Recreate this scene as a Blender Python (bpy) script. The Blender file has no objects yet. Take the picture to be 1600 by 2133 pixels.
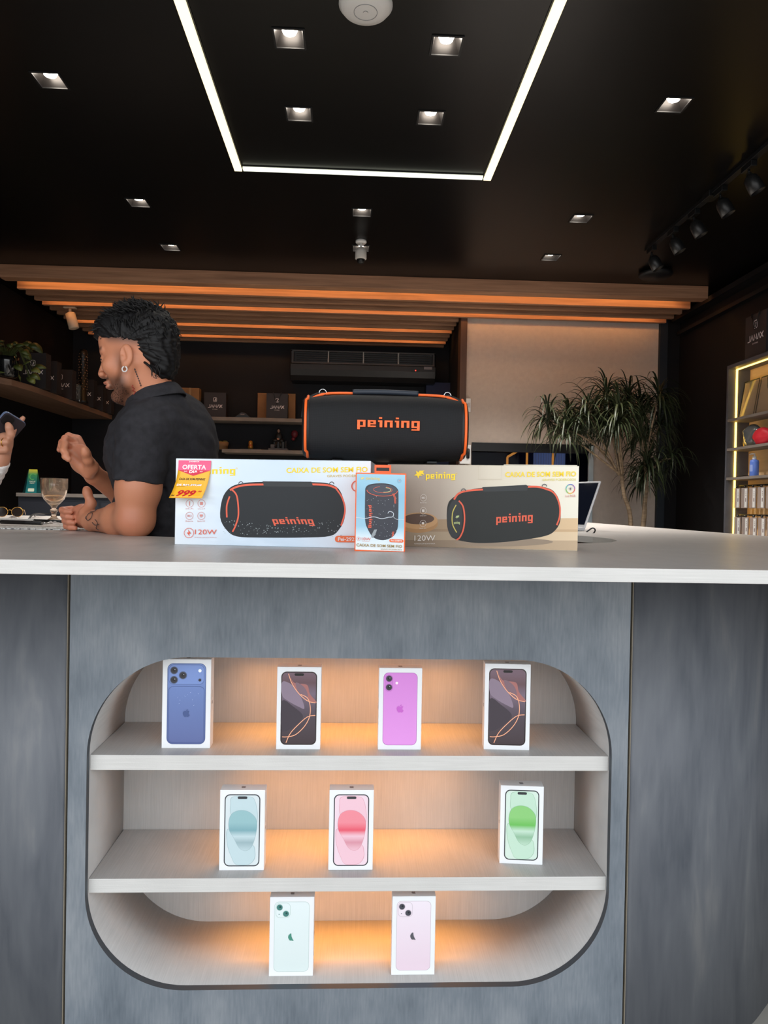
import bpy, bmesh, math, random
import numpy as np
from mathutils import Vector, Matrix, Euler

random.seed(7)
np.random.seed(7)
SC = bpy.context.scene
COL = SC.collection

# ------------------------------------------------------------------ camera
EYE = 1.145                      # camera height; the countertop lies 9.5 cm lower
F_PX, PW, PH = 1480.0, 1600.0, 2133.0
PX, PY = 800.0, 1066.5
d = Vector(((737 - PX) / F_PX, -(1051 - PY) / F_PX, -1.0)).normalized()   # world +Y seen by the camera
roll = 0.0178
xc = Vector((math.cos(roll), -math.sin(roll), 0.0))
xc = (xc - d * xc.dot(d)).normalized()
zc = xc.cross(d).normalized()
CAMROT = Matrix((xc, d, zc))     # camera -> world
CAMPOS = Vector((0.0, 0.0, EYE))
cam = bpy.data.cameras.new('camera')
cam.sensor_fit = 'HORIZONTAL'
cam.sensor_width = 36.0
cam.lens = F_PX / PW * 36.0
cam.clip_start = 0.05
camo = bpy.data.objects.new('camera', cam)
COL.objects.link(camo)
M4 = CAMROT.to_4x4()
M4.translation = CAMPOS
camo.matrix_world = M4
SC.camera = camo

def at(px, py, Y):
    """world point seen at a pixel of the photograph, at distance Y"""
    v = CAMROT @ Vector(((px - PX) / F_PX, -(py - PY) / F_PX, -1.0))
    return CAMPOS + v * (Y / v.y)

# ------------------------------------------------------------------ light and exposure
SC.view_settings.view_transform = 'Standard'
SC.view_settings.look = 'None'
SC.view_settings.gamma = 1.0
SC.view_settings.use_curve_mapping = False
SC.view_settings.exposure = 0.30
DL_W = 5.0                       # watts of each front ceiling downlight
NICHE_W = 0.68                   # watts of each warm strip in the niche
DL_REAR = 125.0                   # and of those at the rear of the room

w = bpy.data.worlds.new('street_daylight')
SC.world = w
w.use_nodes = True
nt = w.node_tree
nt.nodes.clear()
out = nt.nodes.new('ShaderNodeOutputWorld')
bg = nt.nodes.new('ShaderNodeBackground')
tc = nt.nodes.new('ShaderNodeTexCoord')
sep = nt.nodes.new('ShaderNodeSeparateXYZ')
rmp = nt.nodes.new('ShaderNodeValToRGB')
mp = nt.nodes.new('ShaderNodeMath'); mp.operation = 'MULTIPLY_ADD'
mp.inputs[1].default_value = 0.5; mp.inputs[2].default_value = 0.5
nt.links.new(tc.outputs['Generated'], sep.inputs[0])
nt.links.new(sep.outputs['Z'], mp.inputs[0])
nt.links.new(mp.outputs[0], rmp.inputs[0])
cr = rmp.color_ramp
cr.elements[0].position = 0.0; cr.elements[0].color = (0.24, 0.235, 0.23, 1)
cr.elements[1].position = 1.0; cr.elements[1].color = (0.60, 0.66, 0.74, 1)
e = cr.elements.new(0.485); e.color = (0.46, 0.455, 0.45, 1)
e = cr.elements.new(0.50); e.color = (0.85, 0.87, 0.88, 1)
e = cr.elements.new(0.56); e.color = (1.0, 1.04, 1.08, 1)
nt.links.new(rmp.outputs[0], bg.inputs[0])
bg.inputs[1].default_value = 2.3
nt.links.new(bg.outputs[0], out.inputs[0])

# ------------------------------------------------------------------ materials
def lin(c):
    r = []
    for v in c[:3]:
        v = v / 255.0
        r.append(v / 12.92 if v <= 0.04045 else ((v + 0.055) / 1.055) ** 2.4)
    return (r[0], r[1], r[2], 1.0)

MATS = {}
def mat(name, rgb, rough=0.5, metal=0.0, spec=0.5, emit=0.0, trans=0.0, coat=0.0, ior=1.45, alpha=1.0, ecol=None):
    if name in MATS: return MATS[name]
    m = bpy.data.materials.new(name); m.use_nodes = True
    b = m.node_tree.nodes['Principled BSDF']
    b.inputs['Base Color'].default_value = lin(rgb)
    b.inputs['Roughness'].default_value = rough
    b.inputs['Metallic'].default_value = metal
    b.inputs['Specular IOR Level'].default_value = spec
    b.inputs['Transmission Weight'].default_value = trans
    b.inputs['Coat Weight'].default_value = coat
    b.inputs['IOR'].default_value = ior
    b.inputs['Alpha'].default_value = alpha
    if emit:
        b.inputs['Emission Color'].default_value = lin(ecol or rgb)
        b.inputs['Emission Strength'].default_value = emit
    m.diffuse_color = lin(rgb)
    MATS[name] = m
    return m

def noise_mat(name, stops, scale=(1, 1, 1), nscale=4.0, detail=6.0, rough=0.5, spec=0.5, bump=0.0, bscale=None,
              fine=None, coat=0.0, distortion=0.0, metal=0.0):
    """procedural material: noise in object space through a colour ramp; optional second fine streak noise and bump"""
    if name in MATS: return MATS[name]
    m = bpy.data.materials.new(name); m.use_nodes = True
    t = m.node_tree; N = t.nodes; L = t.links
    b = N['Principled BSDF']
    b.inputs['Roughness'].default_value = rough
    b.inputs['Specular IOR Level'].default_value = spec
    b.inputs['Coat Weight'].default_value = coat
    b.inputs['Metallic'].default_value = metal
    tcn = N.new('ShaderNodeTexCoord'); mpn = N.new('ShaderNodeMapping')
    mpn.inputs['Scale'].default_value = scale
    L.new(tcn.outputs['Object'], mpn.inputs[0])
    nz = N.new('ShaderNodeTexNoise'); nz.inputs['Scale'].default_value = nscale
    nz.inputs['Detail'].default_value = detail; nz.inputs['Distortion'].default_value = distortion
    L.new(mpn.outputs[0], nz.inputs['Vector'])
    fac = nz.outputs['Fac']
    if fine:
        mp2 = N.new('ShaderNodeMapping'); mp2.inputs['Scale'].default_value = fine[0]
        L.new(tcn.outputs['Object'], mp2.inputs[0])
        n2 = N.new('ShaderNodeTexNoise'); n2.inputs['Scale'].default_value = fine[1]; n2.inputs['Detail'].default_value = 4
        L.new(mp2.outputs[0], n2.inputs['Vector'])
        mx = N.new('ShaderNodeMix'); mx.data_type = 'FLOAT'; mx.inputs[0].default_value = fine[2]
        L.new(nz.outputs['Fac'], mx.inputs[2]); L.new(n2.outputs['Fac'], mx.inputs[3])
        fac = mx.outputs[0]
    rp = N.new('ShaderNodeValToRGB')
    c = rp.color_ramp
    c.elements[0].position = stops[0][0]; c.elements[0].color = lin(stops[0][1])
    c.elements[1].position = stops[-1][0]; c.elements[1].color = lin(stops[-1][1])
    for p, col in stops[1:-1]:
        ee = c.elements.new(p); ee.color = lin(col)
    L.new(fac, rp.inputs[0]); L.new(rp.outputs[0], b.inputs['Base Color'])
    if bump:
        bp = N.new('ShaderNodeBump'); bp.inputs['Strength'].default_value = bump; bp.inputs['Distance'].default_value = 0.002
        nb = N.new('ShaderNodeTexNoise'); nb.inputs['Scale'].default_value = bscale or nscale * 4
        L.new(mpn.outputs[0], nb.inputs['Vector'])
        L.new(nb.outputs['Fac'], bp.inputs['Height']); L.new(bp.outputs[0], b.inputs['Normal'])
    MATS[name] = m
    return m

def weave_mat(name, c0, c1, sc, rough=0.7, spec=0.3, bump=0.6):
    """fine woven speaker cloth: crossed waves"""
    m = bpy.data.materials.new(name); m.use_nodes = True
    t = m.node_tree; N = t.nodes; L = t.links; b = N['Principled BSDF']
    b.inputs['Roughness'].default_value = rough; b.inputs['Specular IOR Level'].default_value = spec
    tcn = N.new('ShaderNodeTexCoord')
    w1 = N.new('ShaderNodeTexWave'); w1.bands_direction = 'X'; w1.inputs['Scale'].default_value = sc
    w2 = N.new('ShaderNodeTexWave'); w2.bands_direction = 'Z'; w2.inputs['Scale'].default_value = sc
    L.new(tcn.outputs['Object'], w1.inputs[0]); L.new(tcn.outputs['Object'], w2.inputs[0])
    mm = N.new('ShaderNodeMath'); mm.operation = 'MULTIPLY'
    L.new(w1.outputs['Fac'], mm.inputs[0]); L.new(w2.outputs['Fac'], mm.inputs[1])
    rp = N.new('ShaderNodeValToRGB')
    rp.color_ramp.elements[0].color = lin(c0); rp.color_ramp.elements[1].color = lin(c1)
    L.new(mm.outputs[0], rp.inputs[0]); L.new(rp.outputs[0], b.inputs['Base Color'])
    bp = N.new('ShaderNodeBump'); bp.inputs['Strength'].default_value = bump; bp.inputs['Distance'].default_value = 0.0006
    L.new(mm.outputs[0], bp.inputs['Height']); L.new(bp.outputs[0], b.inputs['Normal'])
    MATS[name] = m
    return m

def grad_mat(name, axis, stops, lo, hi, rough=0.35, coat=0.0, spec=0.5, wave=0.0):
    """printed card: colour printed as a ramp along one local axis"""
    if name in MATS: return MATS[name]
    m = bpy.data.materials.new(name); m.use_nodes = True
    t = m.node_tree; N = t.nodes; L = t.links; b = N['Principled BSDF']
    b.inputs['Roughness'].default_value = rough; b.inputs['Coat Weight'].default_value = coat
    b.inputs['Coat Roughness'].default_value = 0.05
    b.inputs['Specular IOR Level'].default_value = spec
    tcn = N.new('ShaderNodeTexCoord'); s = N.new('ShaderNodeSeparateXYZ')
    L.new(tcn.outputs['Object'], s.inputs[0])
    mr = N.new('ShaderNodeMapRange'); mr.inputs[1].default_value = lo; mr.inputs[2].default_value = hi
    L.new(s.outputs['XYZ'.index(axis)], mr.inputs[0])
    rp = N.new('ShaderNodeValToRGB'); c = rp.color_ramp
    c.elements[0].position = stops[0][0]; c.elements[0].color = lin(stops[0][1])
    c.elements[1].position = stops[-1][0]; c.elements[1].color = lin(stops[-1][1])
    for p, col in stops[1:-1]:
        ee = c.elements.new(p); ee.color = lin(col)
    L.new(mr.outputs[0], rp.inputs[0]); L.new(rp.outputs[0], b.inputs['Base Color'])
    if wave:
        bp = N.new('ShaderNodeBump'); bp.inputs['Strength'].default_value = wave; bp.inputs['Distance'].default_value = 0.01
        nb = N.new('ShaderNodeTexNoise'); nb.inputs['Scale'].default_value = 9
        L.new(tcn.outputs['Object'], nb.inputs['Vector'])
        L.new(nb.outputs['Fac'], bp.inputs['Height']); L.new(bp.outputs[0], b.inputs['Coat Normal'])
    MATS[name] = m
    return m

# ------------------------------------------------------------------ mesh building
class MB:
    """collects shapes, links them as ONE mesh object"""
    def __init__(s): s.v = []; s.f = []; s.m = []; s.sm = []
    def add(s, vs, fs, mi=0, smooth=False):
        o = len(s.v); s.v += [tuple(p) for p in vs]
        for f in fs:
            s.f.append(tuple(i + o for i in f)); s.m.append(mi); s.sm.append(smooth)
        return s
    def box(s, a, b, mi=0, R=None, c=None):
        x0, y0, z0 = a; x1, y1, z1 = b
        vs = [Vector(p) for p in ((x0,y0,z0),(x1,y0,z0),(x1,y1,z0),(x0,y1,z0),(x0,y0,z1),(x1,y0,z1),(x1,y1,z1),(x0,y1,z1))]
        if R is not None: vs = [R @ p for p in vs]
        if c is not None: vs = [p + Vector(c) for p in vs]
        return s.add(vs, [(0,3,2,1),(4,5,6,7),(0,1,5,4),(1,2,6,5),(2,3,7,6),(3,0,4,7)], mi)
    def tube(s, pts, rad, n=10, mi=0, caps=True, closed=False, smooth=True):
        pts = [Vector(p) for p in pts]; m = len(pts)
        rr = rad if hasattr(rad, '__len__') else [rad] * m
        vs = []; up = None
        for i, p in enumerate(pts):
            if closed: t = pts[(i + 1) % m] - pts[i - 1]
            else: t = pts[min(i + 1, m - 1)] - pts[max(i - 1, 0)]
            t.normalize()
            if up is None:
                up = Vector((0, 0, 1)) if abs(t.z) < 0.9 else Vector((1, 0, 0))
            u = (up - t * up.dot(t)).normalized(); vv = t.cross(u); up = u
            for k in range(n):
                a = 2 * math.pi * k / n
                vs.append(p + (u * math.cos(a) + vv * math.sin(a)) * rr[i])
        fs = []
        for i in range(m if closed else m - 1):
            j = (i + 1) % m
            for k in range(n):
                fs.append((i*n+k, i*n+(k+1) % n, j*n+(k+1) % n, j*n+k))
        s.add(vs, fs, mi, smooth)
        if caps and not closed:
            o = len(s.v) - m * n
            s.f.append(tuple(o + k for k in reversed(range(n)))); s.m.append(mi); s.sm.append(False)
            s.f.append(tuple(o + (m-1)*n + k for k in range(n))); s.m.append(mi); s.sm.append(False)
        return s
    def lathe(s, prof, n=32, c=(0,0,0), mi=0, R=None, smooth=True, facet=None):
        vs = []; fs = []; m = len(prof)
        for i, (r, z) in enumerate(prof):
            for k in range(n):
                a = 2 * math.pi * k / n
                q = r if facet is None else r * facet(a, i / (m - 1), z)
                p = Vector((q * math.cos(a), q * math.sin(a), z))
                if R is not None: p = R @ p
                vs.append(p + Vector(c))
        for i in range(m - 1):
            for k in range(n):
                fs.append((i*n+k, i*n+(k+1) % n, (i+1)*n+(k+1) % n, (i+1)*n+k))
        s.add(vs, fs, mi, smooth)
        o = len(s.v) - m * n
        if prof[0][0] > 1e-4: s.f.append(tuple(o + k for k in reversed(range(n)))); s.m.append(mi); s.sm.append(False)
        if prof[-1][0] > 1e-4: s.f.append(tuple(o + (m-1)*n + k for k in range(n))); s.m.append(mi); s.sm.append(False)
        return s
    def prism(s, poly, z0, z1, mi=0, frame=None, side=None):
        """2D outline (counter-clockwise) in XY pushed from z0 to z1"""
        n = len(poly)
        fr = frame or (lambda x, y, z: (x, y, z))
        vs = [fr(x, y, z0) for x, y in poly] + [fr(x, y, z1) for x, y in poly]
        s.add(vs, [tuple(reversed(range(n))), tuple(range(n, 2*n))], mi)
        s.f += [tuple(q + len(s.v) - 2*n for q in (i, (i+1) % n, n+(i+1) % n, n+i)) for i in range(n)]
        s.m += [mi if side is None else side] * n; s.sm += [False] * n
        return s
    def sphere(s, c, r, n=16, mi=0, R=None):
        r = r if hasattr(r, '__len__') else (r, r, r)
        vs = []; fs = []; h = n // 2
        for i in range(h + 1):
            t = math.pi * i / h
            for k in range(n):
                a = 2 * math.pi * k / n
                p = Vector((r[0]*math.sin(t)*math.cos(a), r[1]*math.sin(t)*math.sin(a), -r[2]*math.cos(t)))
                if R is not None: p = R @ p
                vs.append(p + Vector(c))
        for i in range(h):
            for k in range(n):
                fs.append((i*n+k, i*n+(k+1) % n, (i+1)*n+(k+1) % n, (i+1)*n+k))
        return s.add(vs, fs, mi, True)
    def build(s, name, mats, parent=None, bevel=0.0, bseg=2, loc=None, rot=None):
        me = bpy.data.meshes.new(name)
        me.from_pydata(s.v, [], s.f)
        me.polygons.foreach_set('material_index', s.m)
        me.polygons.foreach_set('use_smooth', s.sm)
        for q in (mats if isinstance(mats, (list, tuple)) else [mats]): me.materials.append(q)
        me.validate(clean_customdata=False)
        me.update()
        o = bpy.data.objects.new(name, me); COL.objects.link(o)
        if parent is not None: o.parent = parent
        if loc is not None: o.location = loc
        if rot is not None: o.rotation_euler = rot
        if bevel:
            bv = o.modifiers.new('bevel', 'BEVEL'); bv.width = bevel; bv.segments = bseg
            bv.limit_method = 'ANGLE'; bv.angle_limit = math.radians(40)
        return o

def tag(o, label, cat, group=None, kind=None):
    o['label'] = label; o['category'] = cat
    if group: o['group'] = group
    if kind: o['kind'] = kind
    return o

def thing(name, label, cat, loc=(0, 0, 0), rot=(0, 0, 0), group=None):
    o = bpy.data.objects.new(name, None); COL.objects.link(o)
    o.empty_display_size = 0.05
    o.location = loc; o.rotation_euler = rot
    return tag(o, label, cat, group)

def struct(name, mb, mats, **k):
    o = mb.build(name, mats, **k); o['kind'] = 'structure'
    return o

def children(o):
    return [c for c in bpy.data.objects if c.parent == o]

def copy_tree(o, parent=None, label=None):
    c = o.copy(); COL.objects.link(c); c.parent = parent
    if label: c['label'] = label
    for ch in children(o): copy_tree(ch, c)
    return c

# ---- flat printing: outlines on the local face of a pack, each layer a hair above the last
def circle(cx, cy, r, n=28, ry=None, a0=0.0, a1=2*math.pi):
    ry = ry or r
    full = abs(a1 - a0 - 2*math.pi) < 1e-6
    return [(cx + r*math.cos(a0 + (a1-a0)*i/(n if full else n-1)), cy + ry*math.sin(a0 + (a1-a0)*i/(n if full else n-1))) for i in range(n)]

def rrect(x0, y0, x1, y1, r, n=6):
    p = []
    for cx, cy, a in ((x1-r, y1-r, 0), (x0+r, y1-r, 90), (x0+r, y0+r, 180), (x1-r, y0+r, 270)):
        for i in range(n + 1):
            t = math.radians(a + 90*i/n); p.append((cx + r*math.cos(t), cy + r*math.sin(t)))
    return p

def spline(pts, n=6, closed=True):
    """Catmull-Rom through 2D or 3D points"""
    out = []; m = len(pts)
    rng = range(m if closed else m - 1)
    for i in rng:
        P = [pts[(i + k) % m] if closed else pts[min(max(i + k, 0), m - 1)] for k in (-1, 0, 1, 2)]
        for j in range(n):
            t = j / n
            out.append(tuple(0.5*((2*P[1][q]) + (-P[0][q]+P[2][q])*t + (2*P[0][q]-5*P[1][q]+4*P[2][q]-P[3][q])*t*t
                             + (-P[0][q]+3*P[1][q]-3*P[2][q]+P[3][q])*t**3) for q in range(len(P[1]))))
    if not closed: out.append(tuple(pts[-1]))
    return out

class Print:
    """artwork printed on the face y=0 (facing -Y) of a pack, x right, z up"""
    def __init__(s, fmap=None, ws=1.0): s.ws = ws; s.mb = MB(); s.mats = []; s.k = 0; s.fmap = fmap or (lambda x, y: (x, y))
    def mi(s, m):
        if m not in s.mats: s.mats.append(m)
        return s.mats.index(m)
    def poly(s, pts, m, lift=None):
        if lift is None: s.k += 1; lift = s.k
        q = [s.fmap(*p) for p in pts]
        ar = sum(q[i][0]*q[(i+1) % len(q)][1] - q[(i+1) % len(q)][0]*q[i][1] for i in range(len(q)))
        if ar < 0: q = q[::-1]
        s.mb.add([(x, -0.0001 - 0.00006*lift, z) for x, z in q], [tuple(range(len(q)))], s.mi(m))
    def line(s, pts, wd, m, closed=False):
        s.k += 1
        q = [Vector(s.fmap(*p)) for p in pts]; n = len(q); L = []; R = []
        for i in range(n):
            a = q[(i-1) % n] if (closed or i > 0) else q[i]
            b = q[(i+1) % n] if (closed or i < n-1) else q[i]
            t = (b - a).normalized(); nn = Vector((-t.y, t.x))
            ww = wd[i] if hasattr(wd, '__len__') else wd
            L.append(q[i] + nn*ww/2); R.append(q[i] - nn*ww/2)
        vs = [(p.x, -0.0001 - 0.00006*s.k, p.y) for p in R + L]
        fs = [(i, (i+1) % n, n+(i+1) % n, n+i) for i in range(n if closed else n-1)]
        s.mb.add(vs, fs, s.mi(m))
    def tris(s, vs, fs, m):
        s.k += 1
        q = [s.fmap(*p) for p in vs]
        s.mb.add([(x, -0.0001 - 0.00006*s.k, z) for x, z in q], fs, s.mi(m))
    def build(s, name, parent, loc=(0, 0, 0), rot=None):
        return s.mb.build(name, s.mats, parent, loc=loc, rot=rot)

_TXT = {}
def text_geo(st, bold=0.0, shear=0.0):
    key = (st, bold, shear)
    if key in _TXT: return _TXT[key]
    cu = bpy.data.curves.new('txt', 'FONT'); cu.body = st; cu.offset = bold; cu.shear = shear
    cu.resolution_u = 3
    ob = bpy.data.objects.new('txt', cu); COL.objects.link(ob)
    dg = bpy.context.evaluated_depsgraph_get(); dg.update()
    me = ob.evaluated_get(dg).to_mesh()
    vs = [(v.co.x, v.co.y) for v in me.vertices]; fs = [tuple(p.vertices) for p in me.polygons]
    ob.evaluated_get(dg).to_mesh_clear()
    bpy.data.objects.remove(ob); bpy.data.curves.remove(cu)
    x0 = min(v[0] for v in vs); x1 = max(v[0] for v in vs); y0 = min(v[1] for v in vs); y1 = max(v[1] for v in vs)
    vs = [((x-x0)/(x1-x0), (y-y0)/(y1-y0)) for x, y in vs]
    _TXT[key] = (vs, fs)
    return vs, fs

def fit(vs, x0, y0, x1, y1, rot90=False):
    if rot90: return [(x1 + (x0-x1)*v, y0 + (y1-y0)*u) for u, v in vs]
    return [(x0 + (x1-x0)*u, y0 + (y1-y0)*v) for u, v in vs]

def put_text(pr, st, x0, y0, x1, y1, m, bold=0.0, shear=0.0):
    vs, fs = text_geo(st, bold, shear)
    pr.tris(fit(vs, x0, y0, x1, y1), fs, m)

# squared wordmark lettering, as rectangles on a grid (x-height 5)
def block_word(word):
    G = {
     'p': (4.2, [(0,-1.8,1.4,5),(1.4,3.8,4.2,5),(2.9,1.1,4.2,3.8),(1.4,0,4.2,1.1)]),
     'e': (4.2, [(0,0,1.4,5),(1.4,3.9,4.2,5),(2.9,2.9,4.2,3.9),(1.4,1.9,4.2,2.9),(1.4,0,4.2,1.1)]),
     'i': (2.2, [(0,3.8,.8,5),(.8,0,2.2,5),(.5,6.0,2.1,7.2)]),
     'n': (4.2, [(0,0,1.4,5),(1.4,3.8,4.2,5),(2.8,0,4.2,3.8)]),
     'g': (4.2, [(0,0,1.3,5),(1.3,3.8,4.2,5),(2.8,-1.9,4.2,3.8),(1.3,0,2.8,1.1),(0,-1.9,2.8,-.9)])}
    x = 0; R = []
    for ch in word:
        wd, rs = G[ch]
        R += [(a + x, b, c + x, dd) for a, b, c, dd in rs]; x += wd + 1.05
    W = x - 1.05
    return [((a/W), (b+1.9)/9.1, (c/W), (dd+1.9)/9.1) for a, b, c, dd in R]
PEI = block_word('peining')

def put_block(pr, x0, y0, x1, y1, m, shear=0.0, rise=0.0, rot=False):
    """rot: reads bottom to top"""
    pr.k += 1; lift = pr.k
    for a, b, c, dd in PEI:
        q = []
        for u, v in ((a, b), (c, b), (c, dd), (a, dd)):
            uu = u + shear*(v-0.5)
            if rot: q.append((x0 + (x1-x0)*v, y0 + (y1-y0)*uu))
            else: q.append((x0 + (x1-x0)*uu, y0 + (y1-y0)*v + rise*u))
        pr.poly(q, m, lift)

def stroke_word(pr, x0, y0, x1, y1, m, wt=0.14):
    """the shop's wordmark: J, barless A, M, barless A, X"""
    pr_strokes = [[(0.08,.0),(.85,.0),(.85,1)], [(1.15,0),(1.62,1),(2.1,0)], [(2.3,0),(2.5,1),(2.85,.25),(3.2,1),(3.4,0)],
                  [(3.6,0),(4.1,1),(4.55,0)], [(4.6,0),(5.6,1)], [(4.6,1),(5.6,0)]]
    h = y1 - y0
    for st in pr_strokes:
        pr.line([(x0 + (x1-x0)*a/5.6, y0 + h*b) for a, b in st], h*wt*1.35, m)

def star_icon(pr, cx, cy, r, m):
    pr.poly([(cx + r*(1 if i % 2 == 0 else .42)*math.cos(math.radians(20 + 36*i))*1.15, cy + r*(1 if i % 2 == 0 else .42)*math.sin(math.radians(20+36*i))) for i in range(10)], m)
    pr.poly([(cx, cy-r*.2), (cx+r*1.5, cy+r*.15), (cx+r*1.1, cy-r*.5), (cx+r*1.5, cy-r*.8), (cx+r*.2, cy-r*.8)], m)

def apple_shape(cx, cy, h):
    """fruit mark with a bite and a leaf"""
    P = [(.50,.74),(.40,.79),(.26,.80),(.12,.70),(.06,.52),(.10,.30),(.22,.08),(.34,0),(.44,.03),(.52,.05),(.60,.03),(.70,0),(.82,.09),(.92,.27),
         (.80,.36),(.76,.50),(.80,.64),(.90,.71),(.82,.79),(.70,.81),(.60,.78)]
    P = spline(P, 3)
    leaf = spline([(.50,.84),(.53,.94),(.66,1.02),(.68,1.0),(.66,.90),(.55,.83)], 3)
    f = lambda q: [(cx + (x-.49)*h, cy + (y-.45)*h) for x, y in q]
    return f(P), f(leaf)

def bolt(pr, cx, cy, r, m):
    pr.line(circle(cx, cy, r, 26), r*.10*pr.ws, m, closed=True)
    pr.poly([(cx+.15*r, cy+.75*r), (cx-.45*r, cy-.1*r), (cx-.05*r, cy-.1*r), (cx-.2*r, cy-.75*r), (cx+.45*r, cy+.15*r), (cx+.05*r, cy+.15*r)], m)

# ------------------------------------------------------------------ signed-distance modelling for bodies
class SDF:
    def __init__(s, lo, hi, h):
        s.lo = np.array(lo, float); s.h = h
        s.n = [int(math.ceil((hi[i]-lo[i])/h)) + 1 for i in range(3)]
        s.ax = [(s.lo[i] + h*np.arange(s.n[i])).astype(np.float32) for i in range(3)]
        s.F = np.full(s.n, 1.0, np.float32)
    def _win(s, lo, hi):
        i0 = [max(0, int((lo[i]-s.lo[i])/s.h)) for i in range(3)]
        i1 = [min(s.n[i], int((hi[i]-s.lo[i])/s.h) + 2) for i in range(3)]
        if any(i1[i] <= i0[i] for i in range(3)): return None
        sl = tuple(slice(i0[i], i1[i]) for i in range(3))
        return sl, s.ax[0][sl[0]][:, None, None], s.ax[1][sl[1]][None, :, None], s.ax[2][sl[2]][None, None, :]
    def _mix(s, sl, D, k, op):
        A = s.F[sl]
        if op == 'u':
            if k > 0:
                hh = np.maximum(k - np.abs(A - D), 0) / k
                s.F[sl] = np.minimum(A, D) - hh*hh*k*0.25
            else: s.F[sl] = np.minimum(A, D)
        elif op == 's':
            D = -D
            hh = np.maximum(k - np.abs(A - D), 0) / k if k > 0 else 0
            s.F[sl] = np.maximum(A, D) + hh*hh*k*0.25
        elif op == 'i':
            s.F[sl] = np.maximum(A, D)
    def cone(s, a, b, ra, rb, k=0.01, op='u', cut=None):
        a = np.array(a, float); b = np.array(b, float); R = max(ra, rb) + k + 4*s.h
        wn = s._win(np.minimum(a, b) - R, np.maximum(a, b) + R)
        if wn is None: return
        sl, X, Y, Z = wn
        ba = b - a; L2 = max(float(ba @ ba), 1e-12)
        t = np.clip(((X-a[0])*ba[0] + (Y-a[1])*ba[1] + (Z-a[2])*ba[2])/L2, 0, 1)
        D = np.sqrt((X-a[0]-t*ba[0])**2 + (Y-a[1]-t*ba[1])**2 + (Z-a[2]-t*ba[2])**2) - (ra + (rb-ra)*t)
        if cut is not None:
            c, nn = np.array(cut[0], float), np.array(cut[1], float); nn = nn/np.linalg.norm(nn)
            D = np.maximum(D, (X-c[0])*nn[0] + (Y-c[1])*nn[1] + (Z-c[2])*nn[2])
        s._mix(sl, D.astype(np.float32), k, op)
    def chain(s, pts, rad, k=0.006, op='u'):
        for i in range(len(pts)-1): s.cone(pts[i], pts[i+1], rad[i], rad[i+1], k, op)
    def ell(s, c, r, k=0.01, R=None, op='u', cut=None):
        c = np.array(c, float); m = max(r) + k + 4*s.h
        wn = s._win(c - m, c + m)
        if wn is None: return
        sl, X, Y, Z = wn
        X = X - c[0]; Y = Y - c[1]; Z = Z - c[2]
        if R is not None:
            R = np.array(R)      # columns = local axes in world
            x = X*R[0,0] + Y*R[1,0] + Z*R[2,0]; y = X*R[0,1] + Y*R[1,1] + Z*R[2,1]; z = X*R[0,2] + Y*R[1,2] + Z*R[2,2]
        else: x, y, z = X, Y, Z
        k0 = np.sqrt((x/r[0])**2 + (y/r[1])**2 + (z/r[2])**2) + 1e-6
        k1 = np.sqrt((x/r[0]**2)**2 + (y/r[1]**2)**2 + (z/r[2]**2)**2) + 1e-6
        D = k0*(k0-1)/k1
        D = np.where(k0 < 0.02, -min(r), D)
        if cut is not None:
            cc, nn = np.array(cut[0], float) - c, np.array(cut[1], float); nn = nn/np.linalg.norm(nn)
            D = np.maximum(D, (X-cc[0])*nn[0] + (Y-cc[1])*nn[1] + (Z-cc[2])*nn[2])
        s._mix(sl, D.astype(np.float32), k, op)
    def half(s, c, nn, op='s', lo=None, hi=None, k=0.0):
        """plane; removes the side the normal points to"""
        c = np.array(c, float); nn = np.array(nn, float); nn = nn/np.linalg.norm(nn)
        sl = tuple(slice(0, q) for q in s.n)
        if lo is not None:
            wn = s._win(lo, hi)
            if wn is None: return
            sl = wn[0]
        X = s.ax[0][sl[0]][:, None, None]; Y = s.ax[1][sl[1]][None, :, None]; Z = s.ax[2][sl[2]][None, None, :]
        D = (X-c[0])*nn[0] + (Y-c[1])*nn[1] + (Z-c[2])*nn[2]
        s._mix(sl, (-D).astype(np.float32), k, 's')
    def displace(s, fn):
        X, Y, Z = np.meshgrid(*s.ax, indexing='ij', sparse=True)
        near = np.abs(s.F) < 0.03
        s.F += np.where(near, fn(X, Y, Z), 0).astype(np.float32)
    def mesh(s):
        F = s.F; S = F < 0
        n = F.shape
        c = np.zeros([q-1 for q in n], np.int8)
        for dx in (0, 1):
            for dy in (0, 1):
                for dz in (0, 1):
                    c += S[dx:n[0]-1+dx, dy:n[1]-1+dy, dz:n[2]-1+dz]
        act = (c > 0) & (c < 8)
        I = np.argwhere(act)
        idx = np.full(act.shape, -1, np.int32); idx[tuple(I.T)] = np.arange(len(I))
        P = np.zeros((len(I), 3)); C = np.zeros(len(I))
        co = [(x, y, z) for x in (0, 1) for y in (0, 1) for z in (0, 1)]
        for a in range(8):
            for b in range(a+1, 8):
                if sum(abs(co[a][q]-co[b][q]) for q in range(3)) != 1: continue
                fa = F[I[:,0]+co[a][0], I[:,1]+co[a][1], I[:,2]+co[a][2]]
                fb = F[I[:,0]+co[b][0], I[:,1]+co[b][1], I[:,2]+co[b][2]]
                m = (fa < 0) != (fb < 0)
                t = np.where(m, fa/np.where(m, fa-fb, 1), 0)
                for q in range(3): P[:, q] += np.where(m, co[a][q] + t*(co[b][q]-co[a][q]), 0)
                C += m
        P = (P/C[:, None] + I)*s.h + s.lo
        quads = []
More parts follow.
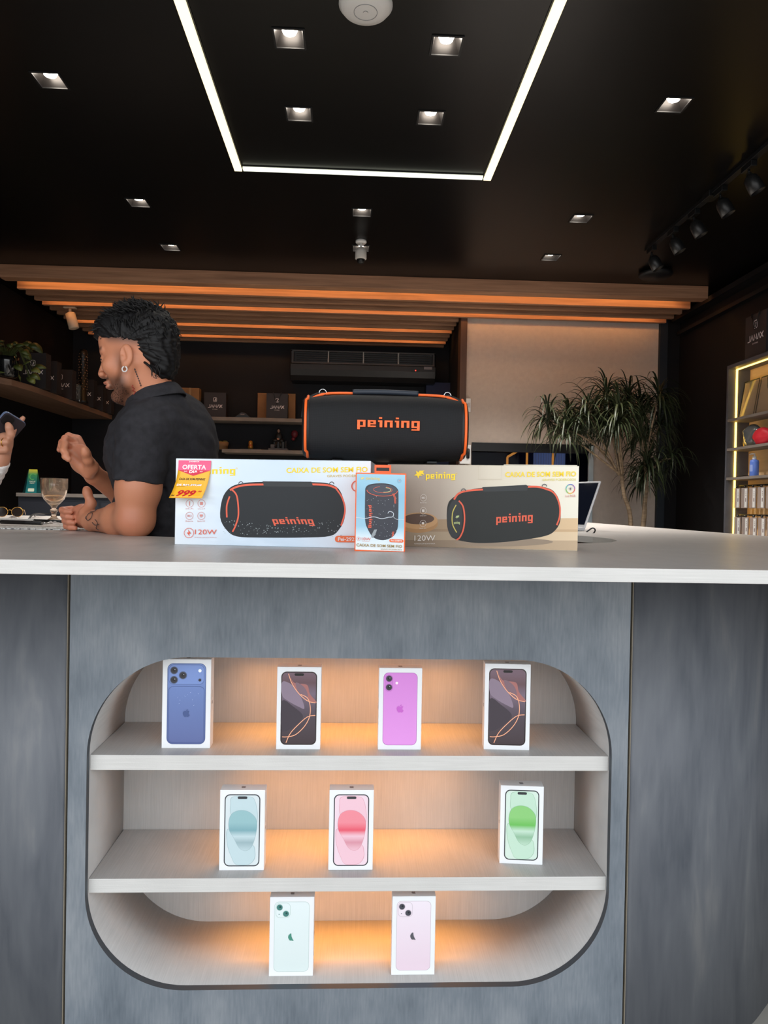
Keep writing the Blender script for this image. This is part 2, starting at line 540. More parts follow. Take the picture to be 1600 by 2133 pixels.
        for ax in range(3):
            o = [0, 0, 0]; o[ax] = 1
            A = S[:n[0]-o[0], :n[1]-o[1], :n[2]-o[2]]; B = S[o[0]:, o[1]:, o[2]:]
            E = np.argwhere(A != B)
            u, v = [(1, 2), (2, 0), (0, 1)][ax]
            ok = (E[:, u] > 0) & (E[:, v] > 0) & (E[:, u] < n[u]-1) & (E[:, v] < n[v]-1)
            E = E[ok]
            def g(du, dv):
                q = E.copy(); q[:, u] -= du; q[:, v] -= dv
                return idx[q[:, 0], q[:, 1], q[:, 2]]
            Q = np.stack([g(0, 0), g(1, 0), g(1, 1), g(0, 1)], 1)
            fl = S[E[:, 0], E[:, 1], E[:, 2]]
            Q = np.where(fl[:, None], Q[:, ::1], Q[:, ::-1])
            quads.append(Q)
        Q = np.concatenate(quads); Q = Q[(Q >= 0).all(1)]
        return P, Q

def np_mesh(name, P, Q, mats, parent=None, color=None, matidx=None):
    me = bpy.data.meshes.new(name)
    me.vertices.add(len(P)); me.vertices.foreach_set('co', P.astype(np.float32).ravel())
    me.loops.add(Q.size); me.loops.foreach_set('vertex_index', Q.astype(np.int32).ravel())
    me.polygons.add(len(Q))
    me.polygons.foreach_set('loop_start', (np.arange(len(Q))*4).astype(np.int32))
    me.polygons.foreach_set('loop_total', np.full(len(Q), 4, np.int32))
    me.polygons.foreach_set('use_smooth', np.ones(len(Q), bool))
    for q in (mats if isinstance(mats, (list, tuple)) else [mats]): me.materials.append(q)
    if color is not None:
        ca = me.color_attributes.new('tone', 'FLOAT_COLOR', 'POINT')
        ca.data.foreach_set('color', np.concatenate([color, np.ones((len(P), 1))], 1).astype(np.float32).ravel())
    if matidx is not None: me.polygons.foreach_set('material_index', matidx.astype(np.int32))
    me.update(calc_edges=True); me.validate(clean_customdata=False)
    o = bpy.data.objects.new(name, me); COL.objects.link(o)
    if parent is not None: o.parent = parent
    return o
# ------------------------------------------------------------------ shared materials
def atz(px, py, z):
    v = CAMROT @ Vector(((px - PX) / F_PX, -(py - PY) / F_PX, -1.0))
    return CAMPOS + v * ((z - EYE) / v.z)

m_ceil = noise_mat('black_ceiling_paint', [(.35, (8,7,7)), (.7, (12,10,9))], nscale=.8, rough=.30, spec=.22)
m_blackwall = noise_mat('black_wall_paint', [(.3, (16,14,15)), (.7, (22,20,22))], nscale=1.5, rough=.6, spec=.25)
m_recess = noise_mat('charcoal_wall_paint', [(.3, (27,27,30)), (.7, (33,33,37))], nscale=1.5, rough=.7, spec=.2)
m_floor = noise_mat('porcelain_floor', [(.3, (150,146,138)), (.7, (172,168,160))], nscale=2.5, rough=.35)
m_greige = noise_mat('greige_plaster', [(.3, (186,172,161)), (.7, (194,180,168))], nscale=30, rough=.85, spec=.2, bump=.2, bscale=200)
m_wood = noise_mat('walnut_slat_wood', [(.25, (138,98,72)), (.55, (170,124,94)), (.8, (188,142,110))], scale=(.6, 6, 14), nscale=3.0, rough=.55, distortion=.6)
m_linen = noise_mat('linen_laminate', [(.25, (184,182,178)), (.75, (206,204,200))], nscale=10, fine=((10, 10, 600), 1.0, .6), rough=.42, spec=.45, bump=.10, bscale=300)
m_top_shaded = noise_mat('shaded_linen_worktop', [(.25, (172,166,162)), (.75, (194,188,183))], nscale=14, fine=((500, 12, 12), 1.0, .6), rough=.36, spec=.5)  # same linen laminate, darkened: weak light from above put into its colour
m_slate = noise_mat('slate_laminate', [(.28, (82,90,98)), (.5, (108,115,122)), (.74, (134,138,142))], scale=(2.2, 1, 1.2), nscale=4.6, detail=12, rough=.5, spec=.35,
                    fine=((70, 70, 8.0), 3.0, .30), bump=.06, bscale=60)
m_slate_shaded = noise_mat('shaded_slate_laminate', [(.32, (74,78,85)), (.44, (88,91,97)), (.56, (97,100,105)), (.68, (112,113,115))], scale=(4.0, 4.0, 1.0), nscale=2.6, detail=14, rough=.5, spec=.35,
                    fine=((30, 30, 4.0), 2.4, .25), distortion=.9)  # slate again, darker: shade of the curved sides put into its colour
m_edge = mat('slate_panel_edge', (72,78,84), .6)
m_rawedge = mat('beige_board_edge', (120,112,98), .6)
m_black = mat('black_plastic', (16,16,17), .4)
m_blackmatt = mat('matt_black_metal', (20,20,22), .45, spec=.4)
m_led = mat('led_diffuser', (255,238,190), .5, emit=1.15, ecol=(255,240,196))
m_ledcool = mat('led_diffuser_pale', (240,245,225), .5, emit=1.0, ecol=(240,244,222))
m_amber = mat('amber_led', (255,150,50), .5, emit=11.0, ecol=(255,184,108))
m_bulb = mat('spot_bulb', (255,250,240), .5, emit=26.0, ecol=(255,244,228))
m_white = mat('white_plastic', (225,223,220), .4)
m_chrome = mat('chrome', (210,210,212), .18, metal=1.0)
m_gold = mat('gold_metal', (224,170,90), .25, metal=1.0)

CZ = EYE + 1.725
# ------------------------------------------------------------------ room shell
struct('floor', MB().box((-3.4, -.5, -.08), (3.4, 8.2, 0)), m_floor)
struct('wall_right', MB().box((2.84, .2, 0), (3.0, 6.2, CZ + .3)), m_blackwall)
struct('wall_left', MB().box((-3.0, .2, 0), (-2.86, 7.5, CZ + .3)), m_blackwall)
struct('wall_back', MB().box((-3.0, 7.32, 0), (1.1, 7.46, CZ + .3)), m_recess)
# greige wall with a window opening; its left return is wood-faced
GX0, GX1, GY = .958, 2.650, 6.15
WX0, WX1, WZ0, WZ1 = 1.015, 2.08, .95, EYE + .558
b = MB()
b.box((GX0, GY, WZ1), (GX1, GY + .12, CZ)).box((GX0, GY, 0), (GX1, GY + .12, WZ0))
b.box((GX0, GY, WZ0), (WX0, GY + .12, WZ1)).box((WX1, GY, WZ0), (GX1, GY + .12, WZ1))
struct('wall_back_right', b, m_greige)
struct('wall_return', MB().box((GX0 - .058, GY - .02, 0), (GX0 - .002, GY + .12, CZ)), noise_mat('dark_walnut', [(.3, (72,48,36)), (.7, (92,64,48))], scale=(8, 8, .6), nscale=3, rough=.55))
struct('wall_divider', MB().box((GX0 - .0, GY + .121, 0), (GX0 + .03, 7.318, CZ)), m_recess)
struct('trim_1', MB().box((GX1 + .002, GY - .03, 0), (GX1 + .07, GY + .1, CZ)), mat('blue_black_frame', (30,36,44), .5))
struct('wall_corner', MB().box((GX1 + .072, GY, 0), (2.84, GY + .12, CZ)), m_blackwall)
struct('wall_side', MB().box((-2.84, 5.16, 0), (-2.56, 5.2, EYE + .86)), m_wood)
# cornice along the right wall
struct('trim_2', MB().box((2.74, .2, CZ - .09), (2.838, 6.1, CZ - .05)).box((2.79, .2, CZ - .20), (2.838, 6.1, CZ - .17)), m_blackmatt)

# downlight openings in the ceiling
DL = [(603,80), (930,95), (623,237), (897,245), (104,167), (1404,218), (288,422), (754,442), (1210,455), (355,515), (1148,536), (752,517)]
HS = .052
holes = []
for px, py in DL:
    p = atz(px, py, CZ); holes.append((p.x, p.y))
# unseen row nearer the street
holes += [(-.25, 1.9), (.3, 1.9)]
xs = sorted({-3.0, 3.0} | {h[0]-HS for h in holes} | {h[0]+HS for h in holes})
ys = sorted({-.3, 7.46} | {h[1]-HS for h in holes} | {h[1]+HS for h in holes})
b = MB()
for i in range(len(xs)-1):
    for j in range(len(ys)-1):
        cx, cy = (xs[i]+xs[i+1])/2, (ys[j]+ys[j+1])/2
        if any(abs(cx-h[0]) < HS and abs(cy-h[1]) < HS for h in holes): continue
        b.add([(xs[i], ys[j], CZ), (xs[i], ys[j+1], CZ), (xs[i+1], ys[j+1], CZ), (xs[i+1], ys[j], CZ)], [(0, 1, 2, 3)])
b.box((-3.0, -.3, CZ + .25), (3.0, 7.46, CZ + .3))
struct('ceiling', b, m_ceil)

# ------------------------------------------------------------------ downlights
def place_words(i):
    return ['front left of four in the light rectangle', 'front right of four in the light rectangle',
            'rear left of four in the light rectangle', 'rear right of four in the light rectangle',
            'at the far left edge of the ceiling', 'at the far right, in front of the track lights',
            'left behind the light rectangle, nearer of two', 'in the middle just behind the glowing rectangle',
            'right behind the light rectangle, nearer of two', 'rear left, close to the slatted wood',
            'rear right, close to the slatted wood', 'in the middle, right behind the white camera',
            'nearest the street, left one above the viewer', 'nearest the street, right one above the viewer'][i]
m_refl = mat('dark_reflector', (34,31,30), .35, metal=.5)
def downlight(i, hx, hy):
    t = thing('recessed_downlight', 'square black spotlight, ' + place_words(i), 'ceiling light', (hx, hy, CZ), group='recessed square downlights')
    s = HS; q = HS + .008
    f = MB()
    f.box((-q, -q, -.004), (q, -s, .001)).box((-q, s, -.004), (q, q, .001)).box((-q, -s, -.004), (-s, s, .001)).box((s, -s, -.004), (q, s, .001))
    f.build('trim_frame', m_blackmatt, t)
    h = .075; u = .034
    r = MB()
    top = [(-u,-u,h),(u,-u,h),(u,u,h),(-u,u,h)]; bot = [(-s,-s,0),(s,-s,0),(s,s,0),(-s,s,0)]
    r.add(bot + top, [(0,1,5,4),(1,2,6,5),(2,3,7,6),(3,0,4,7),(4,5,6,7)])
    r.build('reflector', m_refl, t)
    l = MB(); l.lathe([(0, .018), (.024, .020), (.030, .034), (.026, .07), (0, .07)], 20)
    l.build('bulb', m_bulb, t)
    ld = bpy.data.lights.new('bulb_light', 'SPOT'); ld.energy = DL_REAR if hy > 4.0 else DL_W; ld.color = (1, .96, .90); ld.spot_size = math.radians(115); ld.spot_blend = .8; ld.shadow_soft_size = .03
    lo = bpy.data.objects.new('bulb_light', ld); COL.objects.link(lo); lo.parent = t; lo.location = (0, 0, -.002)
for i, (hx, hy) in enumerate(holes): downlight(i, hx, hy)

# ------------------------------------------------------------------ glowing rectangle
A = atz(497, 352, CZ); B = atz(1015, 370, CZ)
yb = (A.y + B.y)/2
t = thing('linear_ceiling_light', 'large glowing rectangle of warm white light strips set in the black ceiling', 'ceiling light', ((A.x+B.x)/2, yb, CZ))
hw = (B.x - A.x)/2
def bar(x0, y0, x1, y1, m):
    p = MB().box((x0-.006, y0-.006, -.004), (x1+.006, y1+.006, 0)).build('channel', m_blackmatt, t)
    MB().box((x0, y0, -.014), (x1, y1, -.004)).build('diffuser', m, p)
bar(-hw-.019, -3.0, -hw+.019, 0, m_led)
bar(hw-.019, -3.0, hw+.019, 0, m_led)
bar(-hw+.027, -.034, hw-.027, -.004, m_ledcool)
bar(-hw+.027, -3.0, hw-.027, -2.97, m_ledcool)

# wifi disc
p = atz(762, 8, CZ)
t = thing('ceiling_access_point', 'round white disc with a small ring mark between the two glowing strips', 'wireless access point', (p.x, p.y, CZ))
MB().lathe([(.0, -.030), (.055, -.029), (.080, -.022), (.093, -.006), (.093, 0)], 40).build('shell', m_white, t)
r_ = MB(); r_.tube([(.040*math.cos(a), .040*math.sin(a), -.0300) for a in [2*math.pi*k/32 for k in range(32)]], .0012, 6, closed=True)
r_.tube([(.008*math.cos(a), .008*math.sin(a), -.0305) for a in [math.pi + math.pi*k/10 for k in range(11)]], .001, 6)
r_.build('ring_mark', mat('grey_print', (150,150,150), .5), t)

# white camera hanging behind the rectangle
p = atz(752, 512, CZ) + Vector((0, -.09, 0))
t = thing('security_camera', 'small white cylindrical camera with a black lens hanging from the black ceiling', 'camera', (p.x, p.y, CZ))
MB().lathe([(.036, 0), (.036, -.012), (.03, -.018), (0, -.019)][::-1], 24).build('mount', m_white, t)
MB().tube([(0, 0, -.015), (0, 0, -.055)], .009, 12).build('stem', m_white, t)
MB().lathe([(0, -.045), (.018, -.047), (.034, -.058), (.037, -.075), (.037, -.118), (.03, -.122)][::-1], 28).build('housing', mat('warm_white_plastic', (205,200,194), .45), t)
hd = MB().lathe([(0, -.150), (.012, -.149), (.024, -.142), (.028, -.118)], 24).build('lens_head', m_black, t)

# small round black disc
p = atz(1366, 566, CZ)
t = tag(MB().lathe([(0, -.045), (.10, -.04), (.118, -.025), (.118, -.012), (.09, 0)], 40).build('ceiling_speaker', m_blackmatt, loc=(p.x, p.y, CZ)),
        'flat round black disc on the ceiling beyond the track lights', 'ceiling speaker')

# ------------------------------------------------------------------ track lights
TX = 1.905
t = thing('lighting_track', 'thin black rail on the ceiling carrying five black spotlights', 'light track', (TX, 3.85, CZ))
MB().box((-.017, -1.9, -.022), (.017, .78, 0)).build('rail', m_blackmatt, t, bevel=.002)
MB().box((-.03, -.10, -.034), (.03, -.02, 0)).build('joiner', m_black, t, bevel=.003)
def track_spot():
    t = thing('track_spotlight', '', 'spotlight', (0, 0, 0), group='black spotlights on the ceiling track')
    MB().box((-.016, -.045, -.03), (.016, .045, -.0)).build('adapter', m_black, t, bevel=.003)
    MB().tube([(0, 0, -.028), (0, 0, -.048)], .006, 10).build('stem', m_black, t)
    y = MB(); y.box((-.008, -.012, -.066), (.008, .012, -.044)); y.build('knuckle', m_black, t, bevel=.003)
    R = Euler((math.radians(-8), math.radians(-26), 0)).to_matrix()
    h = MB(); h.lathe([(0, 0), (.020, -.003), (.036, -.02), (.041, -.045), (.042, -.105), (.039, -.106), (.034, -.09), (0, -.085)][::-1], 28, c=(0, 0, -.062), R=R)
    h.build('head', mat('satin_black', (30,30,31), .35, spec=.6), t).scale = (.88, .88, .9)
    return t
sp0 = track_spot()
words = ['nearest of the five, at the right edge', 'second from the right edge', 'middle one of the five', 'fourth from the right edge', 'farthest, at the rail end']
for i, (px, py) in enumerate([(1571, 332), (1509, 384), (1446, 432), (1402, 470), (1362, 509)]):
    p = atz(px, py, CZ)
    o = sp0 if i == 0 else copy_tree(sp0)
    o.location = (TX, p.y, CZ - .022); o['label'] = 'black bell shaped spotlight on the ceiling rail, ' + words[i]

# ------------------------------------------------------------------ slatted wood ceiling
SZ1 = CZ; SZ0 = CZ - .095
t = thing('slatted_wood_ceiling', 'hanging ceiling of walnut wood slats with orange glow between some of them', 'slatted ceiling', (0, 5.4, CZ))
MB().box((-2.64, -.04, SZ0 - CZ), (2.69, .06, -.001)).build('front_beam', m_wood, t, bevel=.002)
for i in range(12):
    y = 5.645 + i*.148
    x1 = 2.69 if i < 4 else .895
    MB().box((-2.64, y - 5.4, SZ0 - CZ), (x1, y - 5.4 + .040, -.001)).build('slat', m_wood, t, bevel=.002)
for i in (-1, 2, 6, 9):
    y = 5.645 + i*.148 + .045 - 5.4
    x1 = 2.6 if i < 3 else .86
    MB().box((-2.6, y, -.030), (x1, y + .012, -.012)).build('glow_strip', m_amber, t)

# small beige spot on the slats
p = atz(146, 640, SZ0)
t = thing('mini_spotlight', 'small beige cylinder spotlight fixed under the wood slats at left', 'spotlight', (p.x, p.y, SZ0))
mb_ = mat('beige_metal', (205,182,158), .4)
MB().box((-.05, -.02, -.012), (.05, .02, 0)).build('mount', mb_, t, bevel=.002)
MB().tube([(0, 0, -.01), (0, 0, -.05)], .012, 10).build('stem', mb_, t)
R = Euler((0, math.radians(-15), 0)).to_matrix()
MB().lathe([(0, -.14), (.034, -.14), (.042, -.135), (.040, -.01), (.02, 0), (0, 0)], 24, c=(0, 0, -.045), R=R).build('head', mb_, t)

# ------------------------------------------------------------------ window in the greige wall, with a room behind; added glowing bars stand in for reflections
struct('window_1', MB().box((WX0, GY + .05, WZ0), (WX1, GY + .056, WZ1)), mat('dark_window_glass', (120,130,160), .03, spec=.15, trans=1.0, ior=1.12))
fr = MB()
fr.box((WX0 - .0, GY - .02, WZ1 - .075), (WX1 + .0, GY + .045, WZ1)).box((WX0, GY - .01, WZ0), (WX1, GY + .04, WZ0 + .03))
struct('window_frame', fr, m_blackmatt)
struct('trim_3', MB().box((WX1 - .035, GY - .022, WZ0), (WX1 + .006, GY + .0, WZ1 - .01)), mat('pale_frame', (178,190,196), .5))
b = MB(); b.box((WX0 - .3, 7.2, 0), (WX1 + .4, 7.3, 2.4)).box((WX0 - .02, GY + .14, 0), (WX0, 7.2, 2.4)).box((WX1 + .4, GY + .14, 0), (WX1 + .42, 7.2, 2.4)).box((WX0, GY + .14, 2.4), (WX1 + .4, 7.3, 2.44))
struct('wall_rear_room', b, mat('navy_wall', (34,40,72), .6))
t = thing('reflection_bars', 'added glowing orange bars standing in for reflections in the dark window', 'light', (1.55, 6.9, 1.0))
m_dimamber = mat('amber_reflection', (255,150,50), .5, emit=1.6, ecol=(255,160,60))  # glow imitates orange light bars reflected in the glass
def lb(a, c, nm='reflection_bar'): MB().tube([a, c], .011, 8).build(nm, m_dimamber, t)
p1 = at(1057, 952, 6.9); p2 = at(1098, 943, 6.9); p3 = at(1152, 943, 6.9)
o3 = Vector((1.55, 6.9, 1.0))
lb(Vector((p1.x, 6.9, p1.z)) - o3, Vector((p1.x, 6.9, 1.0)) - o3)
lb(Vector((p2.x, 6.9, p2.z)) - o3, Vector((p2.x, 6.9, 1.0)) - o3)
lb(Vector((p3.x, 6.9, p3.z)) - o3, Vector((p3.x, 6.9, 1.0)) - o3)
lb(Vector((p1.x, 6.9, p1.z)) - o3, Vector((p2.x - .1, 6.9, p2.z + .01)) - o3)
c_ = MB()
vs = []; nn = 60
for k in range(nn + 1):
    x = 1.0 + .85*0 + k/nn*.32; y = .02*math.sin(k*1.3)
    vs += [(x - 1.0, y, 0), (x - 1.0, y, 1.0)]
c_.add(vs, [(2*k, 2*k+2, 2*k+3, 2*k+1) for k in range(nn)], 0, True)
pc = at(1112, 950, 7.05)
o = c_.build('curtain', mat('pale_curtain', (176,188,210), .8, emit=.25, ecol=(170,186,214)), loc=(pc.x, 7.05, .86))  # curtain glows faintly by itself, light put into its material
sm_ = o.modifiers.new('thickness', 'SOLIDIFY'); sm_.thickness = .004
tag(o, 'pale gathered curtain glimpsed through the dark window', 'curtain')
# door handle fitting and white wall box beside the speaker
p = at(975, 845, GY)
t = thing('wall_switch_box', 'small white box fixed to the greige wall right of the speaker', 'wall box', (p.x, GY, p.z))
MB().box((-.022, -.03, -.06), (.022, 0, .06)).build('case', m_white, t, bevel=.006)
MB().box((-.012, -.033, -.02), (.012, -.03, .02)).build('rocker', mat('off_white', (196,190,186), .4), t)
p = at(972, 944, 6.05)
t = thing('window_latch', 'white latch plate with dark slot beside the window, just right of the speaker', 'latch', (p.x, GY - .04, p.z))
MB().box((-.05, -.02, -.09), (.045, .018, .075)).build('plate', m_white, t, bevel=.006)
MB().lathe([(0, -.045), (.014, -.04), (.016, 0), (.014, .04), (0, .045)], 16, c=(.018, -.022, 0)).build('slot', m_black, t)

# ------------------------------------------------------------------ wall air conditioner
p = at(757, 760, 7.0)
t = thing('air_conditioner', 'wide black wall mounted air conditioner with an open louvred grille', 'air conditioner', (p.x, 7.32, p.z))
prof = [(-.0, -.15), (-.20, -.15), (-.27, -.10), (-.30, -.02), (-.30, .02), (0, .15)]
b = MB(); n = len(prof)
prof = [(0, -.15), (-.22, -.15), (-.28, -.11), (-.30, -.05), (-.30, .005), (-.255, .012), (-.255, .125), (-.28, .14), (0, .15)]
n = len(prof)
vs = [(-.72, y, z) for y, z in prof] + [(.72, y, z) for y, z in prof]
b.add(vs, [tuple(range(n)), tuple(range(2*n-1, n-1, -1))] + [(i, n+i, n+(i+1) % n, (i+1) % n) for i in range(n)])
b.build('body', mat('dark_appliance_plastic', (26,26,28), .35), t, bevel=.008)
g = MB()
for k in range(5): g.box((-.66, -.275, .022 + k*.021), (.66, -.258, .028 + k*.021))
g.build('louvres', mat('grille_grey', (46,43,40), .5), t)
f_ = MB(); f_.box((-.70, -.305, .005), (.70, -.28, .018)).box((-.70, -.30, .122), (.70, -.27, .135)).box((-.70, -.302, .005), (-.685, -.27, .13)).box((.685, -.302, .005), (.70, -.27, .13))
f_.build('grille_frame', mat('frame_grey', (66,63,62), .45), t)
for x in (-.345, -.0, .345):
    MB().box((x - .007, -.302, .01), (x + .007, -.272, .128)).build('rib', mat('rib_grey', (150,148,144), .35), t, bevel=.002)
MB().box((.47, -.3025, -.055), (.56, -.298, -.022)).build('display', m_black, t)
MB().box((.512, -.304, -.043), (.522, -.302, -.035)).build('indicator', mat('red_led', (255,40,30), .5, emit=6), t)
MB().box((.60, -.3025, -.025), (.68, -.30, .0)).build('sticker', mat('sticker_grey', (120,118,126), .5), t)

# ------------------------------------------------------------------ recess shelves on the back wall
m_shelfd = noise_mat('dim_shelf_board', [(.3, (116,106,98)), (.7, (134,124,116))], nscale=8, rough=.6)
YB = 7.05
def wshelf(px0, px1, py, th, name_l):
    a = at(px0, py, YB); c = at(px1, py, YB)
    o = MB().box((a.x, YB, -th), (c.x, 7.318, 0)).build('wall_shelf', m_shelfd, loc=(0, 0, (a.z + c.z)/2), bevel=.002)
    tag(o, name_l, 'shelf'); return (a.z + c.z)/2
zs1 = wshelf(385, 950, 873, .035, 'upper grey board on the dark back wall, carrying two black carrier bags')
zs2 = wshelf(462, 950, 940, .035, 'lower grey board on the dark back wall, carrying small figures')

m_bag = mat('black_card_bag', (44,40,42), .55)
m_bagprint = mat('silver_print', (232,222,222), .4)
def carrier_bag(wd, ht, dp, label, group, loc, rz, scale_logo=1.0, emblem=True, handle=True):
    t = thing('carrier_bag', label, 'bag', loc, (0, 0, rz), group)
    b = MB()
    v = [(-wd/2, -dp/2, 0), (wd/2, -dp/2, 0), (wd/2, dp/2, 0), (-wd/2, dp/2, 0), (-wd/2, -dp/2, ht), (wd/2, -dp/2, ht), (wd/2, dp/2, ht), (-wd/2, dp/2, ht),
         (-wd/2+.012, 0, ht), (wd/2-.012, 0, ht), (-wd/2+.01, 0, ht*.2), (wd/2-.01, 0, ht*.2), (-wd/2, -dp/2+.004, ht), (wd/2, -dp/2+.004, ht)]
    b.add(v[:10], [(0,3,2,1), (0,1,5,4), (2,3,7,6), (1,2,6,9,5), (3,0,4,8,7)])
    b.add([(-wd/2+.003, -dp/2+.003, .003), (wd/2-.003, -dp/2+.003, .003), (wd/2-.003, dp/2-.003, .003), (-wd/2+.003, dp/2-.003, .003)], [(0,1,2,3)])
    o = b.build('bag_body', m_bag, t)
    sl = o.modifiers.new('card', 'SOLIDIFY'); sl.thickness = .0015
    if handle:
        h = MB()
        for y in (-dp/2 - .002,):
            h.tube(spline([(-wd*.2, y, ht-.02), (-wd*.18, y, ht+.01), (-wd*.05, y-.004, ht-.09), (0, y-.006, ht-.11), (wd*.05, y-.004, ht-.09), (wd*.18, y, ht+.01), (wd*.2, y, ht-.02)], 5, False), .0022, 6)
        h.build('rope_handle', m_black, t)
    pr = Print()
    lw = wd*.30*scale_logo
    stroke_word(pr, -lw, ht*.40, lw, ht*.40 + lw*.42, m_bagprint)
    pr.build('printed_logo', t, loc=(0, -dp/2 - .001, 0))
    if emblem:
        pr = Print()
        c0 = ht*.40 + lw*.85
        pr.line(rrect(-lw*.22, c0, lw*.22, c0 + lw*.55, lw*.12, 3), lw*.05, m_bagprint, closed=True)
        pr.line([(-lw*.08, c0+lw*.15), (lw*.06, c0+lw*.15), (lw*.06, c0+lw*.42)], lw*.09, m_bagprint)
        pr.build('printed_emblem', t, loc=(0, -dp/2 - .001, 0))
        pr = Print(); put_text(pr, 'STORE', -lw*.35, ht*.40-lw*.28, lw*.35, ht*.40-lw*.18, m_bagprint)
        pr.build('printed_subtitle', t, loc=(0, -dp/2 - .001, 0))
    return t
p = at(449, 868, YB + .12)
carrier_bag(.215, .25, .09, 'black shop carrier bag at the left end of the upper back shelf', 'black carrier bags', (p.x, YB + .13, zs1), 0, 1.1, handle=False)
p = at(578, 871, YB + .1)
carrier_bag(.21, .25, .09, 'black shop carrier bag standing before a brown card box on the back shelf', 'black carrier bags', (p.x, YB + .09, zs1), 0, 1.1)
m_kraft = noise_mat('kraft_card', [(.3, (126,92,58)), (.7, (148,108,70))], nscale=6, rough=.8)
p = at(576, 871, YB + .2)
t = thing('cardboard_box', 'wide brown cardboard box behind the black bag on the upper back shelf', 'box', (p.x, YB + .21, zs1))
MB().box((-.19, -.03, 0), (.19, .04, .27)).build('carton', m_kraft, t, bevel=.003)
MB().box((-.19, -.0325, .255), (.19, -.0305, .27)).build('flap', m_kraft, t)
p = at(397, 868, YB + .12)
t = thing('cardboard_box', 'small brown cardboard box right behind the man on the upper back shelf', 'box', (p.x, YB + .13, zs1))
MB().box((-.09, -.05, 0), (.09, .05, .29)).build('carton', m_kraft, t, bevel=.003)
MB().box((-.01, -.0525, 0), (.01, -.0505, .29)).build('tape', mat('brown_tape', (150,118,80), .3), t)
p = at(506, 870, YB + .12)
t = thing('desk_badge', 'low black triangular stand on the upper back shelf between the bags', 'stand', (p.x, YB + .12, zs1))
MB().prism([(-.09, 0), (.09, 0), (.03, .055), (-.01, .065)], -.03, .03, frame=lambda x, y, z: (x, z, y)).build('base', m_black, t, bevel=.003)
MB().box((-.02, -.0325, .035), (.02, -.0305, .045)).build('plate', mat('dull_print', (120,110,108), .5), t)
# seated figure ornament
p = at(580, 938, YB + .12)
t = thing('seated_figurine', 'dark seated figure ornament on a grey plinth on the lower back shelf', 'figurine', (p.x, YB + .13, zs2))
mg_ = mat('plinth_grey', (84,82,86), .6); md_ = mat('figure_black', (20,20,22), .5); mskin_ = mat('figure_skin', (150,112,96), .6)
MB().box((-.095, -.06, 0), (.095, .06, .022)).box((-.075, -.045, .022), (-.03, .045, .06)).build('plinth', mg_, t, bevel=.002)
f = MB(); f.box((-.045, -.03, .022), (.06, .045, .09)).sphere((0, 0, .135), (.038, .028, .055)).sphere((-.03, -.02, .10), (.03, .02, .02)).sphere((.03, -.02, .10), (.03, .02, .02))
f.tube([(-.02, -.03, .095), (-.025, -.045, .03)], .012).tube([(.02, -.03, .095), (.025, -.045, .03)], .012).sphere((0, 0, .205), (.02, .022, .026))
f.build('figure', md_, t)
MB().sphere((0, -.015, .20), (.013, .012, .018)).build('face', mskin_, t); MB().sphere((0, -.045, .115), (.014, .01, .012)).build('hands', mskin_, t)
MB().tube([(.075, -.02, .022), (.075, -.02, .10)], .004, 8).build('pole', mg_, t)
p = at(522, 934, YB + .1)
t = thing('gold_ornament', 'tiny gold and orange ornament in the middle of the lower back shelf', 'figurine', (p.x, YB + .1, zs2))
MB().box((-.10, -.03, 0), (.10, .03, .012)).build('tray', m_black, t, bevel=.002)
MB().lathe([(.022, .012), (.028, .03), (.02, .05), (.024, .07), (.018, .09), (0, .096)], 16).build('body', mat('dull_gold', (170,120,50), .4, metal=.6), t)
MB().sphere((0, -.018, .045), (.015, .01, .012)).build('orange_band', mat('orange_enamel', (190,90,50), .4), t)
p = at(455, 940, YB + .1)
t = thing('basket', 'low brown basket at the left end of the lower back shelf', 'basket', (p.x + .03, YB + .14, zs2))
MB().lathe([(0, .004), (.05, .004), (.06, .05), (.066, .075), (.062, .075), (.054, .01), (0, .009)], 20).build('bowl', m_kraft, t)
MB().sphere((.03, -.02, .075), (.03, .02, .018)).sphere((-.02, -.01, .07), (.03, .02, .02)).build('contents', mat('dried_green', (110,104,60), .8), t)
p = at(612, 902, YB + .1)
t = thing('hanging_ornament', 'small dark red ornament on the back wall just left of the speaker', 'ornament', (p.x, YB + .2, p.z))
MB().sphere((0, 0, 0), (.035, .03, .04)).sphere((-.01, -.01, -.05), (.02, .02, .02)).build('bead', mat('dark_red', (110,30,38), .5), t)
MB().box((-.004, .02, -.01), (.004, .069, .01)).build('bracket', m_black, t)

# ------------------------------------------------------------------ left wall shelf with bags
LZ = EYE + .862
sh = [(-2.86, 5.06), (-2.68, 5.06), (-2.56, 5.12), (-2.49, 5.26), (-2.46, 5.5), (-2.46, 7.315), (-2.86, 7.315)]
tag(MB().prism(sh, -.045, 0).build('wall_shelf', noise_mat('wood_shelf', [(.3, (112,84,66)), (.7, (140,108,88))], scale=(8, .6, 8), nscale=3, rough=.5), loc=(0, 0, LZ), bevel=.002),
    'long wood shelf with a rounded end along the left wall, carrying black bags', 'shelf')
lw_ = ['nearest the potted plant', 'second from the potted plant', 'third from the plant', 'fourth from the plant', 'second from far end', 'farthest, next to the man']
for i, (pxr, Y) in enumerate([(95, 5.65), (118, 5.86), (150, 6.2), (195, 6.69), (215, 6.95), (232, 7.18)]):
    xr = at(pxr, 790, Y).x
    carrier_bag(.20, [.275, .255, .25, .25, .24, .23][i], .09, 'black shop bag on the left wall shelf, ' + lw_[i], 'black carrier bags', (xr - .10, Y + .05, LZ), 0, 1.27, handle=False)
